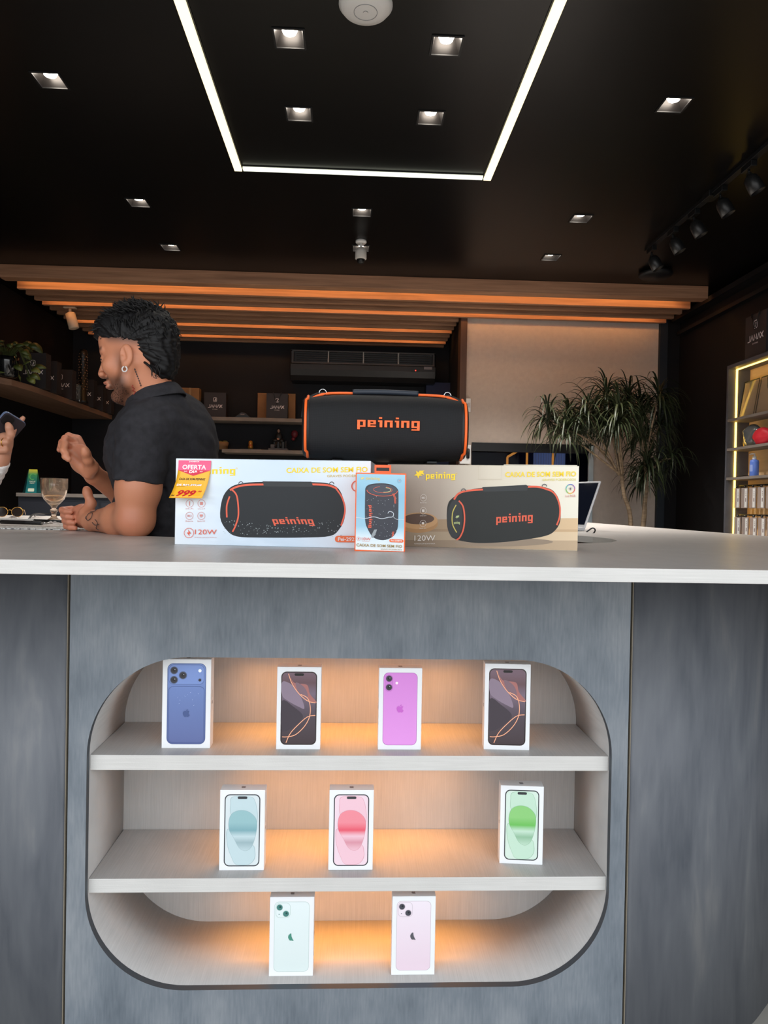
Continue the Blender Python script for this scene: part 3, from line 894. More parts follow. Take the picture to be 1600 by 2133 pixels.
# tall dark beaded ornament and clear case
p = at(154, 800, 6.3)
t = thing('beaded_column', 'tall thin dark column with rows of pale beads behind the black bags at left', 'ornament', (p.x + .02, 6.45, LZ))
MB().lathe([(.045, 0), (.045, .02), (.035, .03), (.033, .40), (.04, .44), (.03, .47), (0, .48)], 18).build('column', m_black, t)
bd = MB()
for k in range(14):
    for a in range(6):
        an = a*1.05 + k*.4
        bd.sphere((.036*math.cos(an), .036*math.sin(an), .12 + k*.024), .005, 6)
bd.build('beads', mat('brass_bead', (170,130,100), .35, metal=.6), t)['kind'] = 'stuff'
p = at(157, 812, 6.3)
t = thing('glass_case', 'small clear upright case on the left wall shelf in front of the bags', 'case', (p.x, 6.36, LZ))
MB().box((-.02, -.02, .0), (.02, .02, .15)).build('glass_body', mat('clear_acrylic', (200,205,205), .08, trans=.9, ior=1.3), t, bevel=.008)
MB().box((-.022, -.022, 0), (.022, .022, .012)).build('foot', m_chrome, t, bevel=.002)

# trailing potted plant
t = thing('potted_pothos', 'leafy green trailing plant in a shiny black pot on the left shelf', 'plant', (at(26, 790, 5.3).x, 5.22, LZ))
MB().lathe([(0, .005), (.055, .005), (.07, .02), (.075, .12), (.078, .15), (.07, .15), (.066, .13), (0, .125)], 28).build('pot', mat('gloss_black_ceramic', (14,14,16), .12, coat=.5), t)
m_leafp = noise_mat('pothos_leaf', [(.3, (44,58,26)), (.6, (78,88,34)), (.8, (120,112,44))], nscale=6, rough=.45)
def heart_leaf(mb, base, dirv, size, nrm, mi=0):
    dirv = dirv.normalized(); nrm = (nrm - dirv*nrm.dot(dirv)).normalized(); sd = dirv.cross(nrm)
    out = [(0, 0), (.32, -.08), (.52, .12), (.48, .42), (.26, .78), (0, 1.0), (-.26, .78), (-.48, .42), (-.52, .12), (-.32, -.08)]
    vs = [base] + [base + sd*(x*size) + dirv*(y*size) - nrm*(abs(x)*size*.15 + y*y*size*.25) for x, y in out] + [base + dirv*size*.45 + nrm*size*.05]
    m_ = len(out)
    mb.add(vs, [(m_+1, 1+i, 1+(i+1) % m_) for i in range(m_)], mi, True)
lf = MB(); stx = MB()
rnd = random.Random(3)
for k in range(46):
    a = rnd.uniform(0, 2*math.pi); r = rnd.uniform(.04, .22); z = .15 + rnd.uniform(-.12, .16) - max(0, r-.13)*.9
    p0 = Vector((0, 0, .13)); p1 = Vector((r*.5*math.cos(a), r*.5*math.sin(a)*.6, .22)); p2 = Vector((r*math.cos(a), r*math.sin(a)*.6, z))
    stx.tube(spline([tuple(p0), tuple(p1), tuple(p2)], 4, False), .0018, 5)
    heart_leaf(lf, p2, Vector((math.cos(a), math.sin(a)*.6, rnd.uniform(-.9, .3))), rnd.uniform(.045, .075), Vector((0, -.6, .8)))
o = lf.build('foliage', m_leafp, t); sf = o.modifiers.new('t', 'SOLIDIFY'); sf.thickness = .0008
stx.build('stems', mat('stem_green', (70,80,36), .6), t)

# low cabinet at left with a table card
ZC_ = at(120, 1028, 5.2)
xl = at(33, 1030, 5.2).x
t = thing('low_cabinet', 'low dark cabinet with a grey top against the left wall behind the wine glass', 'cabinet', (xl, 5.2, 0))
MB().box((0, 0, ZC_.z - .026), (1.2, .5, ZC_.z)).build('cabinet_top', m_shelfd, t, bevel=.002)
MB().box((.012, .012, 0), (1.19, .5, ZC_.z - .027)).build('body', mat('anthracite_board', (34,36,44), .6), t)
MB().box((.02, .006, .1), (.58, .0115, ZC_.z - .06)).build('door', mat('anthracite_door', (38,40,48), .55), t)
MB().box((.60, .006, .1), (1.17, .0115, ZC_.z - .06)).build('door', mat('anthracite_door', (38,40,48), .55), t)
t = thing('table_tent_card', 'folded teal and yellow card sign standing on the low cabinet', 'sign', (at(66, 1025, 5.3).x, 5.32, ZC_.z))
m_teal = grad_mat('teal_card', 'Z', [(0, (30,110,110)), (.45, (24,96,98)), (.8, (60,130,80)), (1, (190,180,60))], 0, .17)
MB().add([(-.035, -.045, 0), (.045, -.045, 0), (.030, 0, .175), (-.030, 0, .175), (-.035, .045, 0), (.045, .045, 0)], [(0, 1, 2, 3), (5, 4, 3, 2)]).build('card', m_teal, t)
MB().add([(-.075, .0, 0), (-.036, -.042, 0), (-.030, -.004, .172), (-.034, .0, .172)], [(0, 1, 2, 3)]).build('side_flap', mat('teal_dark', (20,84,84), .6), t)
pr = Print(); mw_ = mat('card_print', (206,214,190), .5)
pr.line(circle(.005, .125, .022, 16, a0=.6, a1=5.2), .007, mat('card_green', (90,160,90), .5))
put_text(pr, 'PAGUE', -.015, .083, .028, .093, mw_, .01); put_text(pr, 'AQUI', -.012, .070, .020, .080, mw_, .01)
pr.poly(rrect(-.018, .012, .026, .036, .004, 3), mw_)
pr.build('printing', t, loc=(0, -.046, 0)).rotation_euler = (math.radians(-14.3), 0, 0)
# ------------------------------------------------------------------ the counter
TZ = EYE - .095            # worktop surface
TT = .0225
YF = 1.129                 # front edge
YP = 1.41                  # face of the niche panel
def arc(cx, cy, r, a0, a1, n=8): return [(cx + r*math.cos(math.radians(a0+(a1-a0)*i/n)), cy + r*math.sin(math.radians(a0+(a1-a0)*i/n))) for i in range(n+1)]
outer = [(-2.05, YF), (1.30, YF)] + arc(1.30, YF+.32, .32, -90, 0) + [(1.62, 5.45), (.62, 5.45)]
inner_r = [(.62, 3.4), (.63, 2.95), (.68, 2.72), (.76, 2.55), (.82, 2.40), (.83, 2.25), (.80, 2.12), (.74, 2.01), (.66, 1.94), (.56, 1.905)]  # notch shaped so a dark, shadow-like wedge shows beside the right carton
inner_l = [(-.30, 1.90), (-.44, 1.905), (-.56, 1.94), (-.66, 2.02), (-.74, 2.16), (-.78, 2.4), (-.80, 4.1)]
poly = outer + inner_r + inner_l + [(-2.05, 4.1)]
tag(MB().prism(poly, TZ - TT, TZ).build('worktop', [m_top_shaded], bevel=.0012), 'long light grey linen laminate worktop running round three sides of the counter', 'worktop')
wt = bpy.data.objects['worktop']
me = wt.data; me.materials.append(m_linen)
for p_ in me.polygons:
    if abs(p_.normal.z) < .5: p_.material_index = 1

# niche cabinet
NX0, NX1 = -.514, .530
NZT, NZB = EYE - .306, EYE - .966
SX0, SX1 = -.5495, .5625
R_ = .195
TH = .015
t = thing('display_niche_counter', 'blue grey slate laminate counter front with a rounded open display niche of two shelves', 'counter', ((SX0+SX1)/2, YP, 0))
ox, oy = (SX0+SX1)/2, YP
hole = rrect(NX0, NZB, NX1, NZT, R_, 20)          # counter-clockwise from top right
TOPZ = TZ - TT - .001
# front panel = outline with a hole, as quads between hole ring and outer ring
rect_pt = []
cxh, czh = (NX0+NX1)/2, (NZB+NZT)/2
def ray_rect(x, z):
    dx, dz = x - cxh, z - czh
    ts = []
    if dx > 1e-9: ts.append((SX1 - cxh)/dx)
    if dx < -1e-9: ts.append((SX0 - cxh)/dx)
    if dz > 1e-9: ts.append((TOPZ - czh)/dz)
    if dz < -1e-9: ts.append((.02 - czh)/dz)
    s_ = min(ts); return (cxh + dx*s_, czh + dz*s_)
ring = []
N_ = len(hole)
# densify straight sides so the corners of the panel are reached
dens = []
for i in range(N_):
    a, c = hole[i], hole[(i+1) % N_]; L_ = math.hypot(a[0]-c[0], a[1]-c[1]); k = max(1, int(L_/.02))
    for j in range(k): dens.append((a[0]+(c[0]-a[0])*j/k, a[1]+(c[1]-a[1])*j/k))
outr = [ray_rect(*q) for q in dens]
for corner in ((SX0, .02), (SX1, .02), (SX1, TOPZ), (SX0, TOPZ)):
    j = min(range(len(outr)), key=lambda i: math.hypot(outr[i][0]-corner[0], outr[i][1]-corner[1])); outr[j] = corner
n = len(dens)
vs = [(x-ox, 0, z) for x, z in dens] + [(x-ox, 0, z) for x, z in outr] + [(x-ox, TH, z) for x, z in dens] + [(x-ox, TH, z) for x, z in outr]
b = MB()
b.add(vs, [(n+i, n+(i+1) % n, (i+1) % n, i) for i in range(n)] + [(2*n+i, 2*n+(i+1) % n, 3*n+(i+1) % n, 3*n+i) for i in range(n)], 0)
b.add(vs, [(i, (i+1) % n, 2*n+(i+1) % n, 2*n+i) for i in range(n)], 1, True)
b.add(vs, [(n+(i+1) % n, n+i, 3*n+i, 3*n+(i+1) % n) for i in range(n)], 2)
b.build('front_panel', [m_slate, m_edge, m_rawedge], t)
# lining tunnel
BK = .232
m_in_shaded = noise_mat('shaded_linen_lining', [(.25, (160,157,154)), (.75, (182,179,176))], nscale=12, fine=((500, 12, 12), 1.0, .6), rough=.42, spec=.4)  # linen laminate darkened for lining and shelf tops: shade put into its colour
hl = dens
q_ = .004
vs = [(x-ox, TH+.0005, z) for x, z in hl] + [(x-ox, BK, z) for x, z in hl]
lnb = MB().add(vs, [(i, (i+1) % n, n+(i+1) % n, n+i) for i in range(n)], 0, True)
o = lnb.build('niche_lining', m_in_shaded, t)
sd_ = o.modifiers.new('board', 'SOLIDIFY'); sd_.thickness = .012; sd_.offset = -1
me = o.data
# make the normals face the inside so the thickness grows outward
bm = bmesh.new(); bm.from_mesh(me)
c_in = Vector((cxh-ox, .1, czh))
for f in bm.faces:
    if (c_in - f.calc_center_median()).dot(f.normal) < 0: f.normal_flip()
bm.to_mesh(me); bm.free()
MB().box((NX0-ox-.03, BK+.0005, NZB-.03), (NX1-ox+.03, BK+.012, NZT+.03)).build('back_panel', m_in_shaded, t)
S1T, S2T = EYE - .5055, EYE - .7525
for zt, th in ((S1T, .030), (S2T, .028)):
    MB().box((NX0-ox+.0008, .0165, zt-th), (NX1-ox-.0008, BK-.0005, zt)).build('shelf', [m_in_shaded, m_linen], t, bevel=.0008)
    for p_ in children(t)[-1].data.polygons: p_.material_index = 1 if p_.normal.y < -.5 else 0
# warm strips hidden under the front of each board
m_nled = mat('niche_amber_led', (255,170,80), .5, emit=3.0, ecol=(255,150,60))
for zt, x0, x1 in ((NZT-.0006, -.26, .27), (S1T-.030, -.26, .27), (S2T-.028, -.26, .27)):
    sp_ = MB().box((x0, .174, zt-.006), (x1, .182, zt-.0005)).build('light_strip', m_nled, t)
    la = bpy.data.lights.new('strip_light', 'AREA'); la.shape = 'RECTANGLE'; la.size = x1-x0; la.size_y = .006
    la.energy = NICHE_W; la.color = (1.0, .385, .055); la.spread = math.radians(108)
    lo = bpy.data.objects.new('strip_light', la); COL.objects.link(lo); lo.parent = t; lo.location = ((x0+x1)/2, .178, zt-.0075)
    lo.rotation_euler = (math.radians(-6), 0, 0)
# carcass
MB().box((SX0-ox+.004, BK+.02, .02), (SX1-ox-.004, .42, TOPZ)).build('carcass', m_slate_shaded, t)

def curved_panel(pts, name, label):
    t2 = thing(name, label, 'counter panel', (pts[0][0], pts[0][1], 0))
    o0 = pts[0]
    P = spline([(x, y) for x, y in pts], 6, False)
    vs = []
    for x, y in P: vs += [(x-o0[0], y-o0[1], .0), (x-o0[0], y-o0[1], TOPZ)]
    k = len(P)
    b = MB().add(vs, [(2*i, 2*i+2, 2*i+3, 2*i+1) for i in range(k-1)], 0, True)
    o = b.build('face', m_slate_shaded, t2)
    if pts[-1][0] < pts[0][0]: o.data.flip_normals()
    s_ = o.modifiers.new('board', 'SOLIDIFY'); s_.thickness = .018; s_.offset = -1
    e0 = .0016*(1 if pts[-1][0] > pts[0][0] else -1)
    MB().box((min(-e0, -e0*.1)-.0000, -.0018, .02), (max(-e0, -e0*.1), .012, TOPZ)).build('edge_strip', m_rawedge, t2)
    return t2
curved_panel([(SX1+.005, YP), (.67, 1.424), (.78, 1.462), (.875, 1.515), (.955, 1.578), (1.05, 1.672), (1.16, 1.83), (1.28, 2.06), (1.33, 2.4), (1.34, 5.3)], 'counter_side_panel', 'shade-darkened slate laminate curved counter side to the right of the niche')
curved_panel([(SX0-.005, YP), (-.66, 1.418), (-.78, 1.45), (-.90, 1.52), (-1.0, 1.62), (-1.07, 1.78), (-1.10, 2.0), (-1.11, 2.5), (-1.11, 3.95)], 'counter_side_panel', 'shade-darkened slate laminate curved counter side to the left of the niche')
# inside apron
P = spline([(x, y) for x, y in [(.66, 5.3), (.66, 3.4), (.67, 2.98), (.715, 2.755), (.79, 2.59), (.86, 2.42), (.87, 2.25), (.835, 2.09), (.765, 1.975), (.67, 1.90), (.56, 1.872), (-.30, 1.868), (-.44, 1.872), (-.58, 1.905), (-.70, 2.0), (-.785, 2.15), (-.82, 2.4), (-.84, 3.95)]], 4, False)
vs = []
for x, y in P: vs += [(x, y, .02), (x, y, TOPZ)]
o = MB().add(vs, [(2*i, 2*i+2, 2*i+3, 2*i+1) for i in range(len(P)-1)], 0, True).build('inner_apron', m_shelfd)
s_ = o.modifiers.new('board', 'SOLIDIFY'); s_.thickness = .016
tag(o, 'grey inner side of the counter under the worktop, behind the speaker boxes', 'counter panel')

# ------------------------------------------------------------------ phone boxes
m_carton = mat('white_carton', (224,226,228), .35, spec=.4)
m_applegrey = mat('mark_grey', (120,120,124), .4)
def ph_base(pr, W, H, side=.009, top=.0095):
    return (-W/2 + side, top, W/2 - side, H - top)
def lens(pr, x, z, r, rim, glass):
    pr.poly(circle(x, z, r*1.22, 22), rim); pr.poly(circle(x, z, r, 22), glass); pr.poly(circle(x-r*.05, z+r*.05, r*.45, 12), mat('lens_core', (26,26,30), .2)); pr.poly(circle(x+r*.25, z+r*.25, r*.13, 8), mat('lens_glint', (200,205,215), .3))
def back_pro(pr, W, H, tag_='blue'):
    x0, z0, x1, z1 = ph_base(pr, W, H, .0100, .0085); c = mat('print_blue', (96,116,168), .35); dk = mat('print_blue_dark', (66,84,132), .35); lt = mat('print_blue_light', (118,142,198), .35)
    g = grad_mat('print_blue_fade', 'Z', [(0, (88,100,148)), (.5, (98,118,170)), (1, (112,138,196))], z0, z1, rough=.3)
    pr.poly(rrect(x0, z0, x1, z1, .012), dk); pr.poly(rrect(x0+.0012, z0+.0012, x1-.0012, z1-.0012, .011), g)
    pr.line(rrect(x0+.003, z1-.043, x1-.004, z1-.003, .010), .0008, dk, closed=True)
    pr.poly(rrect(x0+.0034, z1-.0426, x1-.0044, z1-.0034, .0096), lt)
    for dx, dz in ((.0135, .0145), (.0135, .034), (.0315, .0245)): lens(pr, x0+dx, z1-dz, .0066, mat('rim_blue', (80,92,120), .3), mat('lens_dark', (48,48,56), .2))
    pr.poly(circle(x1-.0125, z1-.0148, .0034, 14), mat('flash_white', (235,240,250), .3)); pr.poly(circle(x1-.0125, z1-.034, .003, 12), mat('lens_dark', (48,48,56), .2))
    pr.line(rrect(x0+.003, z0+.003, x1-.003, z1-.0475, .009), .0005, dk, closed=True)
    a, lf_ = apple_shape((x0+x1)/2, z0+.063, .0155)
    pr.poly(a, dk); pr.poly(lf_, dk)
    for k in range(12):
        rx, rz = rnd.uniform(x0+.018, x1-.012), rnd.uniform(z1-.085, z1-.055)
        pr.line([(rx, rz), (rx+rnd.uniform(-.002, .002), rz+rnd.uniform(-.002, .002))], .0006, mat('scuff', (180,195,225), .5))
def front_pro(pr, W, H):
    x0, z0, x1, z1 = ph_base(pr, W, H, .0085, .0095)
    pr.poly(rrect(x0, z0, x1, z1, .011), mat('print_frame', (92,78,74), .3)); pr.poly(rrect(x0+.0008, z0+.0008, x1-.0008, z1-.0008, .0105), mat('print_black', (18,17,18), .25))
    g = grad_mat('print_dusk', 'Z', [(0, (58,46,50)), (.35, (70,60,68)), (.5, (84,72,84)), (.7, (112,96,112)), (.85, (96,70,76)), (1, (110,88,100))], z0, z1, rough=.25)
    pr.poly(rrect(x0+.002, z0+.002, x1-.002, z1-.002, .0095), g)
    w_, h_ = x1-x0, z1-z0
    F = lambda u, v: (x0 + u*w_, z0 + v*h_)
    pr.poly([F(*q) for q in spline([(.22,.985),(.30,.86),(.48,.72),(.70,.62),(.97,.575),(.975,.60),(.80,.70),(.72,.82),(.40,.84),(.28,.90)], 4)], mat('dusk_rose', (160,104,100), .3))
    pr.poly([F(*q) for q in spline([(.40,.85),(.62,.80),(.74,.70),(.72,.60),(.50,.70)], 4)], mat('dusk_mauve', (122,98,108), .3))
    pr.poly([F(*q) for q in spline([(.03,.86),(.30,.82),(.55,.66),(.66,.50),(.5,.52),(.2,.6),(.03,.68)], 4)], mat('dusk_haze', (134,118,134), .3))
    pr.poly([F(*q) for q in spline([(.03,.60),(.35,.52),(.62,.40),(.5,.3),(.2,.2),(.03,.22)], 4)], mat('dusk_dark', (60,52,60), .3))
    og = mat('print_copper', (226,142,108), .3); og2 = mat('print_peach', (246,196,160), .3)
    c1 = [F(*q) for q in spline([(.20,.97),(.30,.84),(.50,.70),(.75,.60),(.965,.575)], 6, False)]
    c2 = [F(*q) for q in spline([(.55,.69),(.74,.64),(.82,.52),(.80,.38),(.66,.25),(.42,.14),(.18,.11),(.05,.11)], 6, False)]
    c3 = [F(*q) for q in spline([(.965,.405),(.75,.385),(.50,.28),(.28,.16),(.16,.03)], 6, False)]
    for c_ in (c1, c2, c3): pr.line(c_, .0017, og); pr.line(c_, .0007, og2)
    pr.poly(rrect((x0+x1)/2-.0095, z1-.0085, (x0+x1)/2+.0095, z1-.0035, .0024), mat('print_black', (18,17,18), .25))
def back_pink(pr, W, H):
    x0, z0, x1, z1 = ph_base(pr, W, H, .0095, .0095)
    pr.poly(rrect(x0, z0, x1, z1, .0105), mat('print_plum', (168,96,170), .3)); pr.poly(rrect(x0+.0009, z0+.0009, x1-.0009, z1-.0009, .0098), grad_mat('print_orchid', 'Z', [(0, (214,142,214)), (1, (206,128,208))], z0, z1, rough=.3))
    pr.poly(rrect(x0+.0035, z1-.040, x0+.0195, z1-.004, .008), mat('print_orchid_dark', (176,104,180), .3)); pr.poly(rrect(x0+.0040, z1-.0395, x0+.0190, z1-.0045, .0075), mat('print_orchid_mid', (198,122,202), .3))
    for dz in (.0125, .0305): lens(pr, x0+.0115, z1-dz, .0056, mat('rim_plum', (112,70,118), .3), mat('lens_dark', (48,48,56), .2))
    pr.poly(circle(x0+.0275, z1-.0215, .0028, 14), mat('flash_cream', (250,232,238), .3))
    a, lf_ = apple_shape((x0+x1)/2, z0+(z1-z0)*.50, .0165); c = mat('print_orchid_mark', (190,96,192), .3)
    pr.poly(a, c); pr.poly(lf_, c)
def front_blobs(pr, W, H, key, strong, pale, mid, bgc, deep):
    x0, z0, x1, z1 = ph_base(pr, W, H, .0095, .0085)
    pr.poly(rrect(x0, z0, x1, z1, .0110), mat('print_slate', (50,53,57), .3)); pr.poly(rrect(x0+.0021, z0+.0021, x1-.0021, z1-.0021, .0092), mat('bg_'+key, bgc, .3))
    w_, h_ = x1-x0, z1-z0; F = lambda u, v: (x0+u*w_, z0+v*h_)
    def sh(pts, m, e=None):
        q = [F(*q) for q in spline(pts, 6)]
        if e: pr.poly(q, e); cx = sum(a for a, _ in q)/len(q); cz = sum(b_ for _, b_ in q)/len(q); q = [(cx+(a-cx)*.975, cz+(b_-cz)*.985) for a, b_ in q]
        pr.poly(q, m)
    e = mat('edge_'+key, mid, .3); p_ = mat('pale_'+key, pale, .3); st = grad_mat('blob_'+key, 'Z', [(0, pale), (.22, mid), (.36, pale), (.50, deep), (.68, strong), (1, strong)], z0+h_*.20, z0+h_*.80, rough=.3)
    sh([(.22,.965),(.72,.965),(.86,.90),(.93,.72),(.90,.55),(.80,.48),(.40,.60),(.18,.72),(.16,.86)], p_, e)
    sh([(.06,.45),(.10,.28),(.22,.12),(.35,.025),(.70,.025),(.86,.10),(.88,.20),(.80,.30),(.40,.35),(.20,.50),(.10,.52)], p_, e)
    sh([(.12,.62),(.20,.73),(.42,.78),(.68,.76),(.88,.67),(.92,.55),(.86,.38),(.76,.26),(.60,.215),(.42,.26),(.26,.40),(.14,.50)], st, mat('rim_'+key, mid, .3))
    pr.poly(rrect((x0+x1)/2-.0098, z1-.0095, (x0+x1)/2+.0098, z1-.0043, .0025), mat('print_slate', (50,53,57), .3))
def back_plain(pr, W, H, key, body, body2, edge, lensc, mark):
    x0, z0, x1, z1 = ph_base(pr, W, H, .0095, .0095)
    pr.poly(rrect(x0, z0, x1, z1, .0095), mat('edge_'+key, edge, .35)); pr.poly(rrect(x0+.0005, z0+.0005, x1-.0005, z1-.0005, .0092), grad_mat('body_'+key, 'Z', [(0, body), (1, body2)], z0, z1, rough=.35))
    pr.line(rrect(x0+.003, z1-.0325, x0+.032, z1-.0025, .008), .0005, mat('edge_'+key, edge, .35), closed=True)
    for dx, dz in ((.0105, .0115), (.0235, .0245)):
        pr.poly(circle(x0+dx, z1-dz, .0066, 22), mat('rim_'+key, edge, .3)); pr.poly(circle(x0+dx, z1-dz, .0057, 20), mat('glass_'+key, lensc, .2)); pr.poly(circle(x0+dx+.001, z1-dz+.001, .0020, 10), mat('core_'+key, tuple(int(c*.6) for c in lensc), .2))
    pr.poly(circle(x0+.0095, z1-.0255, .0010, 8), mat('glass_'+key, lensc, .2))
    cx, cz, h = (x0+x1)/2, z0+(z1-z0)*.50, .0165
    half_ = [(cx+a*h, cz+b_*h) for a, b_ in spline([(-.12,.42),(-.36,.18),(-.40,-.12),(-.22,-.44),(.02,-.46),(.26,-.50),(.12,-.24),(.0,.06),(-.03,.34)], 4)]      # only a crescent half of the mark is printed
    pr.poly(half_, mat('mark_'+key, mark, .3))
def phone_box(label, W, H, D, px, zshelf, Y, rz, art, side='r', grp='white phone boxes in the niche'):
    x = px if isinstance(px, float) else at(px, 1066, Y).x
    t = thing('phone_box', label, 'phone box', (x, Y, zshelf), (0, 0, math.radians(rz)), grp)
    MB().box((-W/2, 0, .0), (W/2, D, H)).build('carton', m_carton, t, bevel=.0009)
    pr = Print(); art(pr, W, H); pr.build('printed_phone', t, loc=(0, 0, 0))
    # pull tabs and a small mark on the lid, faint lettering on the sides
    a, lf_ = apple_shape(0, D/2, D*.36)
    q = MB(); q.add([(x_, z_, H+.0002) for x_, z_ in a], [tuple(range(len(a)))[::-1]]); q.build('lid_mark', m_applegrey, t)
    for sgn in (-1, 1):
        s2 = Print(); a, lf_ = apple_shape(0, H*.5, .009); s2.poly(a, m_applegrey); s2.line([(0, H*.52+.006), (0, H*.52+.022)], .0012, m_applegrey)
        o = s2.build('side_lettering', t, loc=(sgn*W/2, D/2, 0)); o.rotation_euler = (0, 0, math.radians(90*sgn))
    return t
def pxx(px, py, Y): return at(px, py, Y).x
phone_box('white box showing a dark blue phone back with three lenses, leftmost on the top shelf', .0985, .183, .031, pxx(387, 1554, 1.467), S1T, 1.467, 0, lambda p, W, H: back_pro(p, W, H))
phone_box('white box showing a dark copper phone screen, second from left on the top shelf', .0905, .170, .031, pxx(621, 1559, 1.462), S1T, 1.462, 0, front_pro)
phone_box('white box showing an orchid pink phone back with two lenses on the top shelf', .0895, .1695, .031, pxx(832, 1560, 1.462), S1T, 1.462, 0, back_pink)
phone_box('larger white box showing a dark copper phone screen, rightmost on the top shelf', .0950, .1795, .031, pxx(1055, 1564, 1.463), S1T, 1.463, -3.5, front_pro)
B1 = lambda p, W, H: front_blobs(p, W, H, 'teal', (142,180,184), (184,204,208), (146,170,176), (204,214,216), (118,160,168))
B2 = lambda p, W, H: front_blobs(p, W, H, 'rose', (226,134,146), (226,186,198), (206,140,154), (226,202,212), (218,84,102))
B3 = lambda p, W, H: front_blobs(p, W, H, 'green', (132,192,116), (184,212,192), (136,178,146), (200,218,206), (100,178,84))
phone_box('white box showing a pale teal bubble wallpaper phone, leftmost on the middle shelf', .0915, .165, .031, pxx(503, 1811, 1.457), S2T, 1.457, 0, B1)
phone_box('white box showing a red bubble wallpaper phone, in the centre of the middle shelf', .0915, .165, .031, pxx(730, 1811, 1.457), S2T, 1.457, 0, B2)
phone_box('white box showing a green bubble wallpaper phone, rightmost on the middle shelf', .0905, .1655, .031, pxx(1085, 1804, 1.478), S2T, 1.478, -5, B3)
NB = NZB + .0006
phone_box('white box showing a near white phone back with green lenses, left on the bottom level', .0900, .1625, .028, pxx(606, 2032, 1.448), NB, 1.448, 0,
          lambda p, W, H: back_plain(p, W, H, 'mint', (208,220,218), (216,226,226), (150,178,168), (66,118,112), (70,136,118)))
phone_box('white box showing a pale pink phone back with dark lenses, right on the bottom level', .0895, .1625, .028, pxx(860, 2030, 1.448), NB, 1.448, 0,
          lambda p, W, H: back_plain(p, W, H, 'blush', (220,198,210), (226,216,224), (164,150,160), (66,68,76), (84,84,90)))
# ------------------------------------------------------------------ big speaker cartons
BW, BH, BD = .432, .190, .185
m_yel = mat('print_yellow', (252,214,20), .25, metal=.0); m_org = mat('print_coral', (226,92,62), .35)
m_sp = weave_mat('print_cloth_grey', (36,38,37), (62,64,62), 700, rough=.5, spec=.3, bump=.1)
m_sp2 = weave_mat('print_cloth_black', (24,27,30), (50,55,60), 620, rough=.4, bump=.1)
m_dk = mat('print_dark', (32,36,38), .35); m_spec = mat('print_splash', (150,158,160), .5)
m_pinkline = mat('print_salmon', (214,140,132), .4); m_paleline = mat('print_pale', (226,220,212), .4)

def boombox_art(pr, outline, endring, topleft, topright, handle, word, shear, rise, body, inner=None, end=None):
    pr.poly(spline(outline, 4), body)
    if end: pr.poly(end, m_dk)
    for ln in endring: pr.line(spline(ln, 6, False), .0034, m_org)
    for ln in (topleft, topright): pr.line(spline(ln, 6, False), .0042, m_org)
    pr.poly(handle, m_dk)
    if inner: pr.line(spline(inner, 6, False), .0022, mat('print_mustard', (206,190,90), .35))
    put_block(pr, *word, m_org, shear=shear, rise=rise)

def icon(pr, x, y, r, m, kind):
    pr.line(circle(x, y, r, 20), r*.10*pr.ws, m, closed=True)
    if kind == 0: pr.poly([(x-.12*r, y-.6*r), (x+.12*r, y-.6*r), (x+.12*r, y+.6*r), (x-.12*r, y+.6*r)], m)
    elif kind == 1: pr.poly(rrect(x-.4*r, y-.4*r, x+.4*r, y+.4*r, .1*r, 2), m)
    elif kind == 2: pr.line(rrect(x-.55*r, y-.22*r, x+.5*r, y+.22*r, .08*r, 2), r*.1*pr.ws, m, closed=True); pr.poly([(x-.4*r, y-.1*r), (x+.1*r, y-.1*r), (x+.1*r, y+.1*r), (x-.4*r, y+.1*r)], m)
    elif kind == 3: pr.poly(rrect(x-.42*r, y-.4*r, x+.42*r, y+.15*r, .1*r, 2), m); pr.line(circle(x, y+.15*r, .22*r, 8, a0=0, a1=math.pi), .08*r*pr.ws, m)

# left carton: local x from -BW/2, z from 0; crop pixel -> card
def mapL(x, y):
    yt = 35 + .028*(x-70); yb = 597 + .012*(x-70)
    return (-BW/2 + (x-70)/1262*BW, BH*(1-(y-yt)/(yb-yt)))
pA = at(363, 1134, 1.585); pB = at(770, 1143, 1.535)
ang = math.atan2(pB.y-pA.y, pB.x-pA.x)
mid = (pA + pB)/2
tL = thing('speaker_carton', 'long glossy white speaker carton, left of the two, carrying the price tag', 'carton', (mid.x, mid.y, TZ), (0, 0, ang), 'long speaker cartons')
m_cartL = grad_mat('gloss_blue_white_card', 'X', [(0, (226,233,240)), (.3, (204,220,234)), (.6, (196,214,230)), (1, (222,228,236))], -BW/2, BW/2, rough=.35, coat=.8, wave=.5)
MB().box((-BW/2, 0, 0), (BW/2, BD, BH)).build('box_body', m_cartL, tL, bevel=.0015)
pr = Print(mapL, BW/1262)
out_ = [(368,420),(380,300),(425,232),(500,203),(640,193),(965,198),(1080,212),(1140,255),(1172,350),(1170,430),(1140,490),(1080,535),(900,546),(640,548),(480,542),(410,500)]
boombox_art(pr, out_, [[(440,240),(475,285),(487,400),(470,470),(450,512)], [(1110,235),(1155,300),(1173,380),(1150,470)], [(428,285),(410,345),(412,420)]],
            [(430,245),(470,225),(540,212),(655,210)], [(960,212),(1060,218),(1120,240)], [(640,190),(955,195),(968,228),(650,222)],
            (710,472,972,418), -.08, 0, m_sp2)
for (x, y) in ((500, 205), (1085, 212)): pr.line(circle(x, y, 14, 14, a0=math.pi, a1=2*math.pi), .0018, mat('print_ring', (80,82,88), .4))
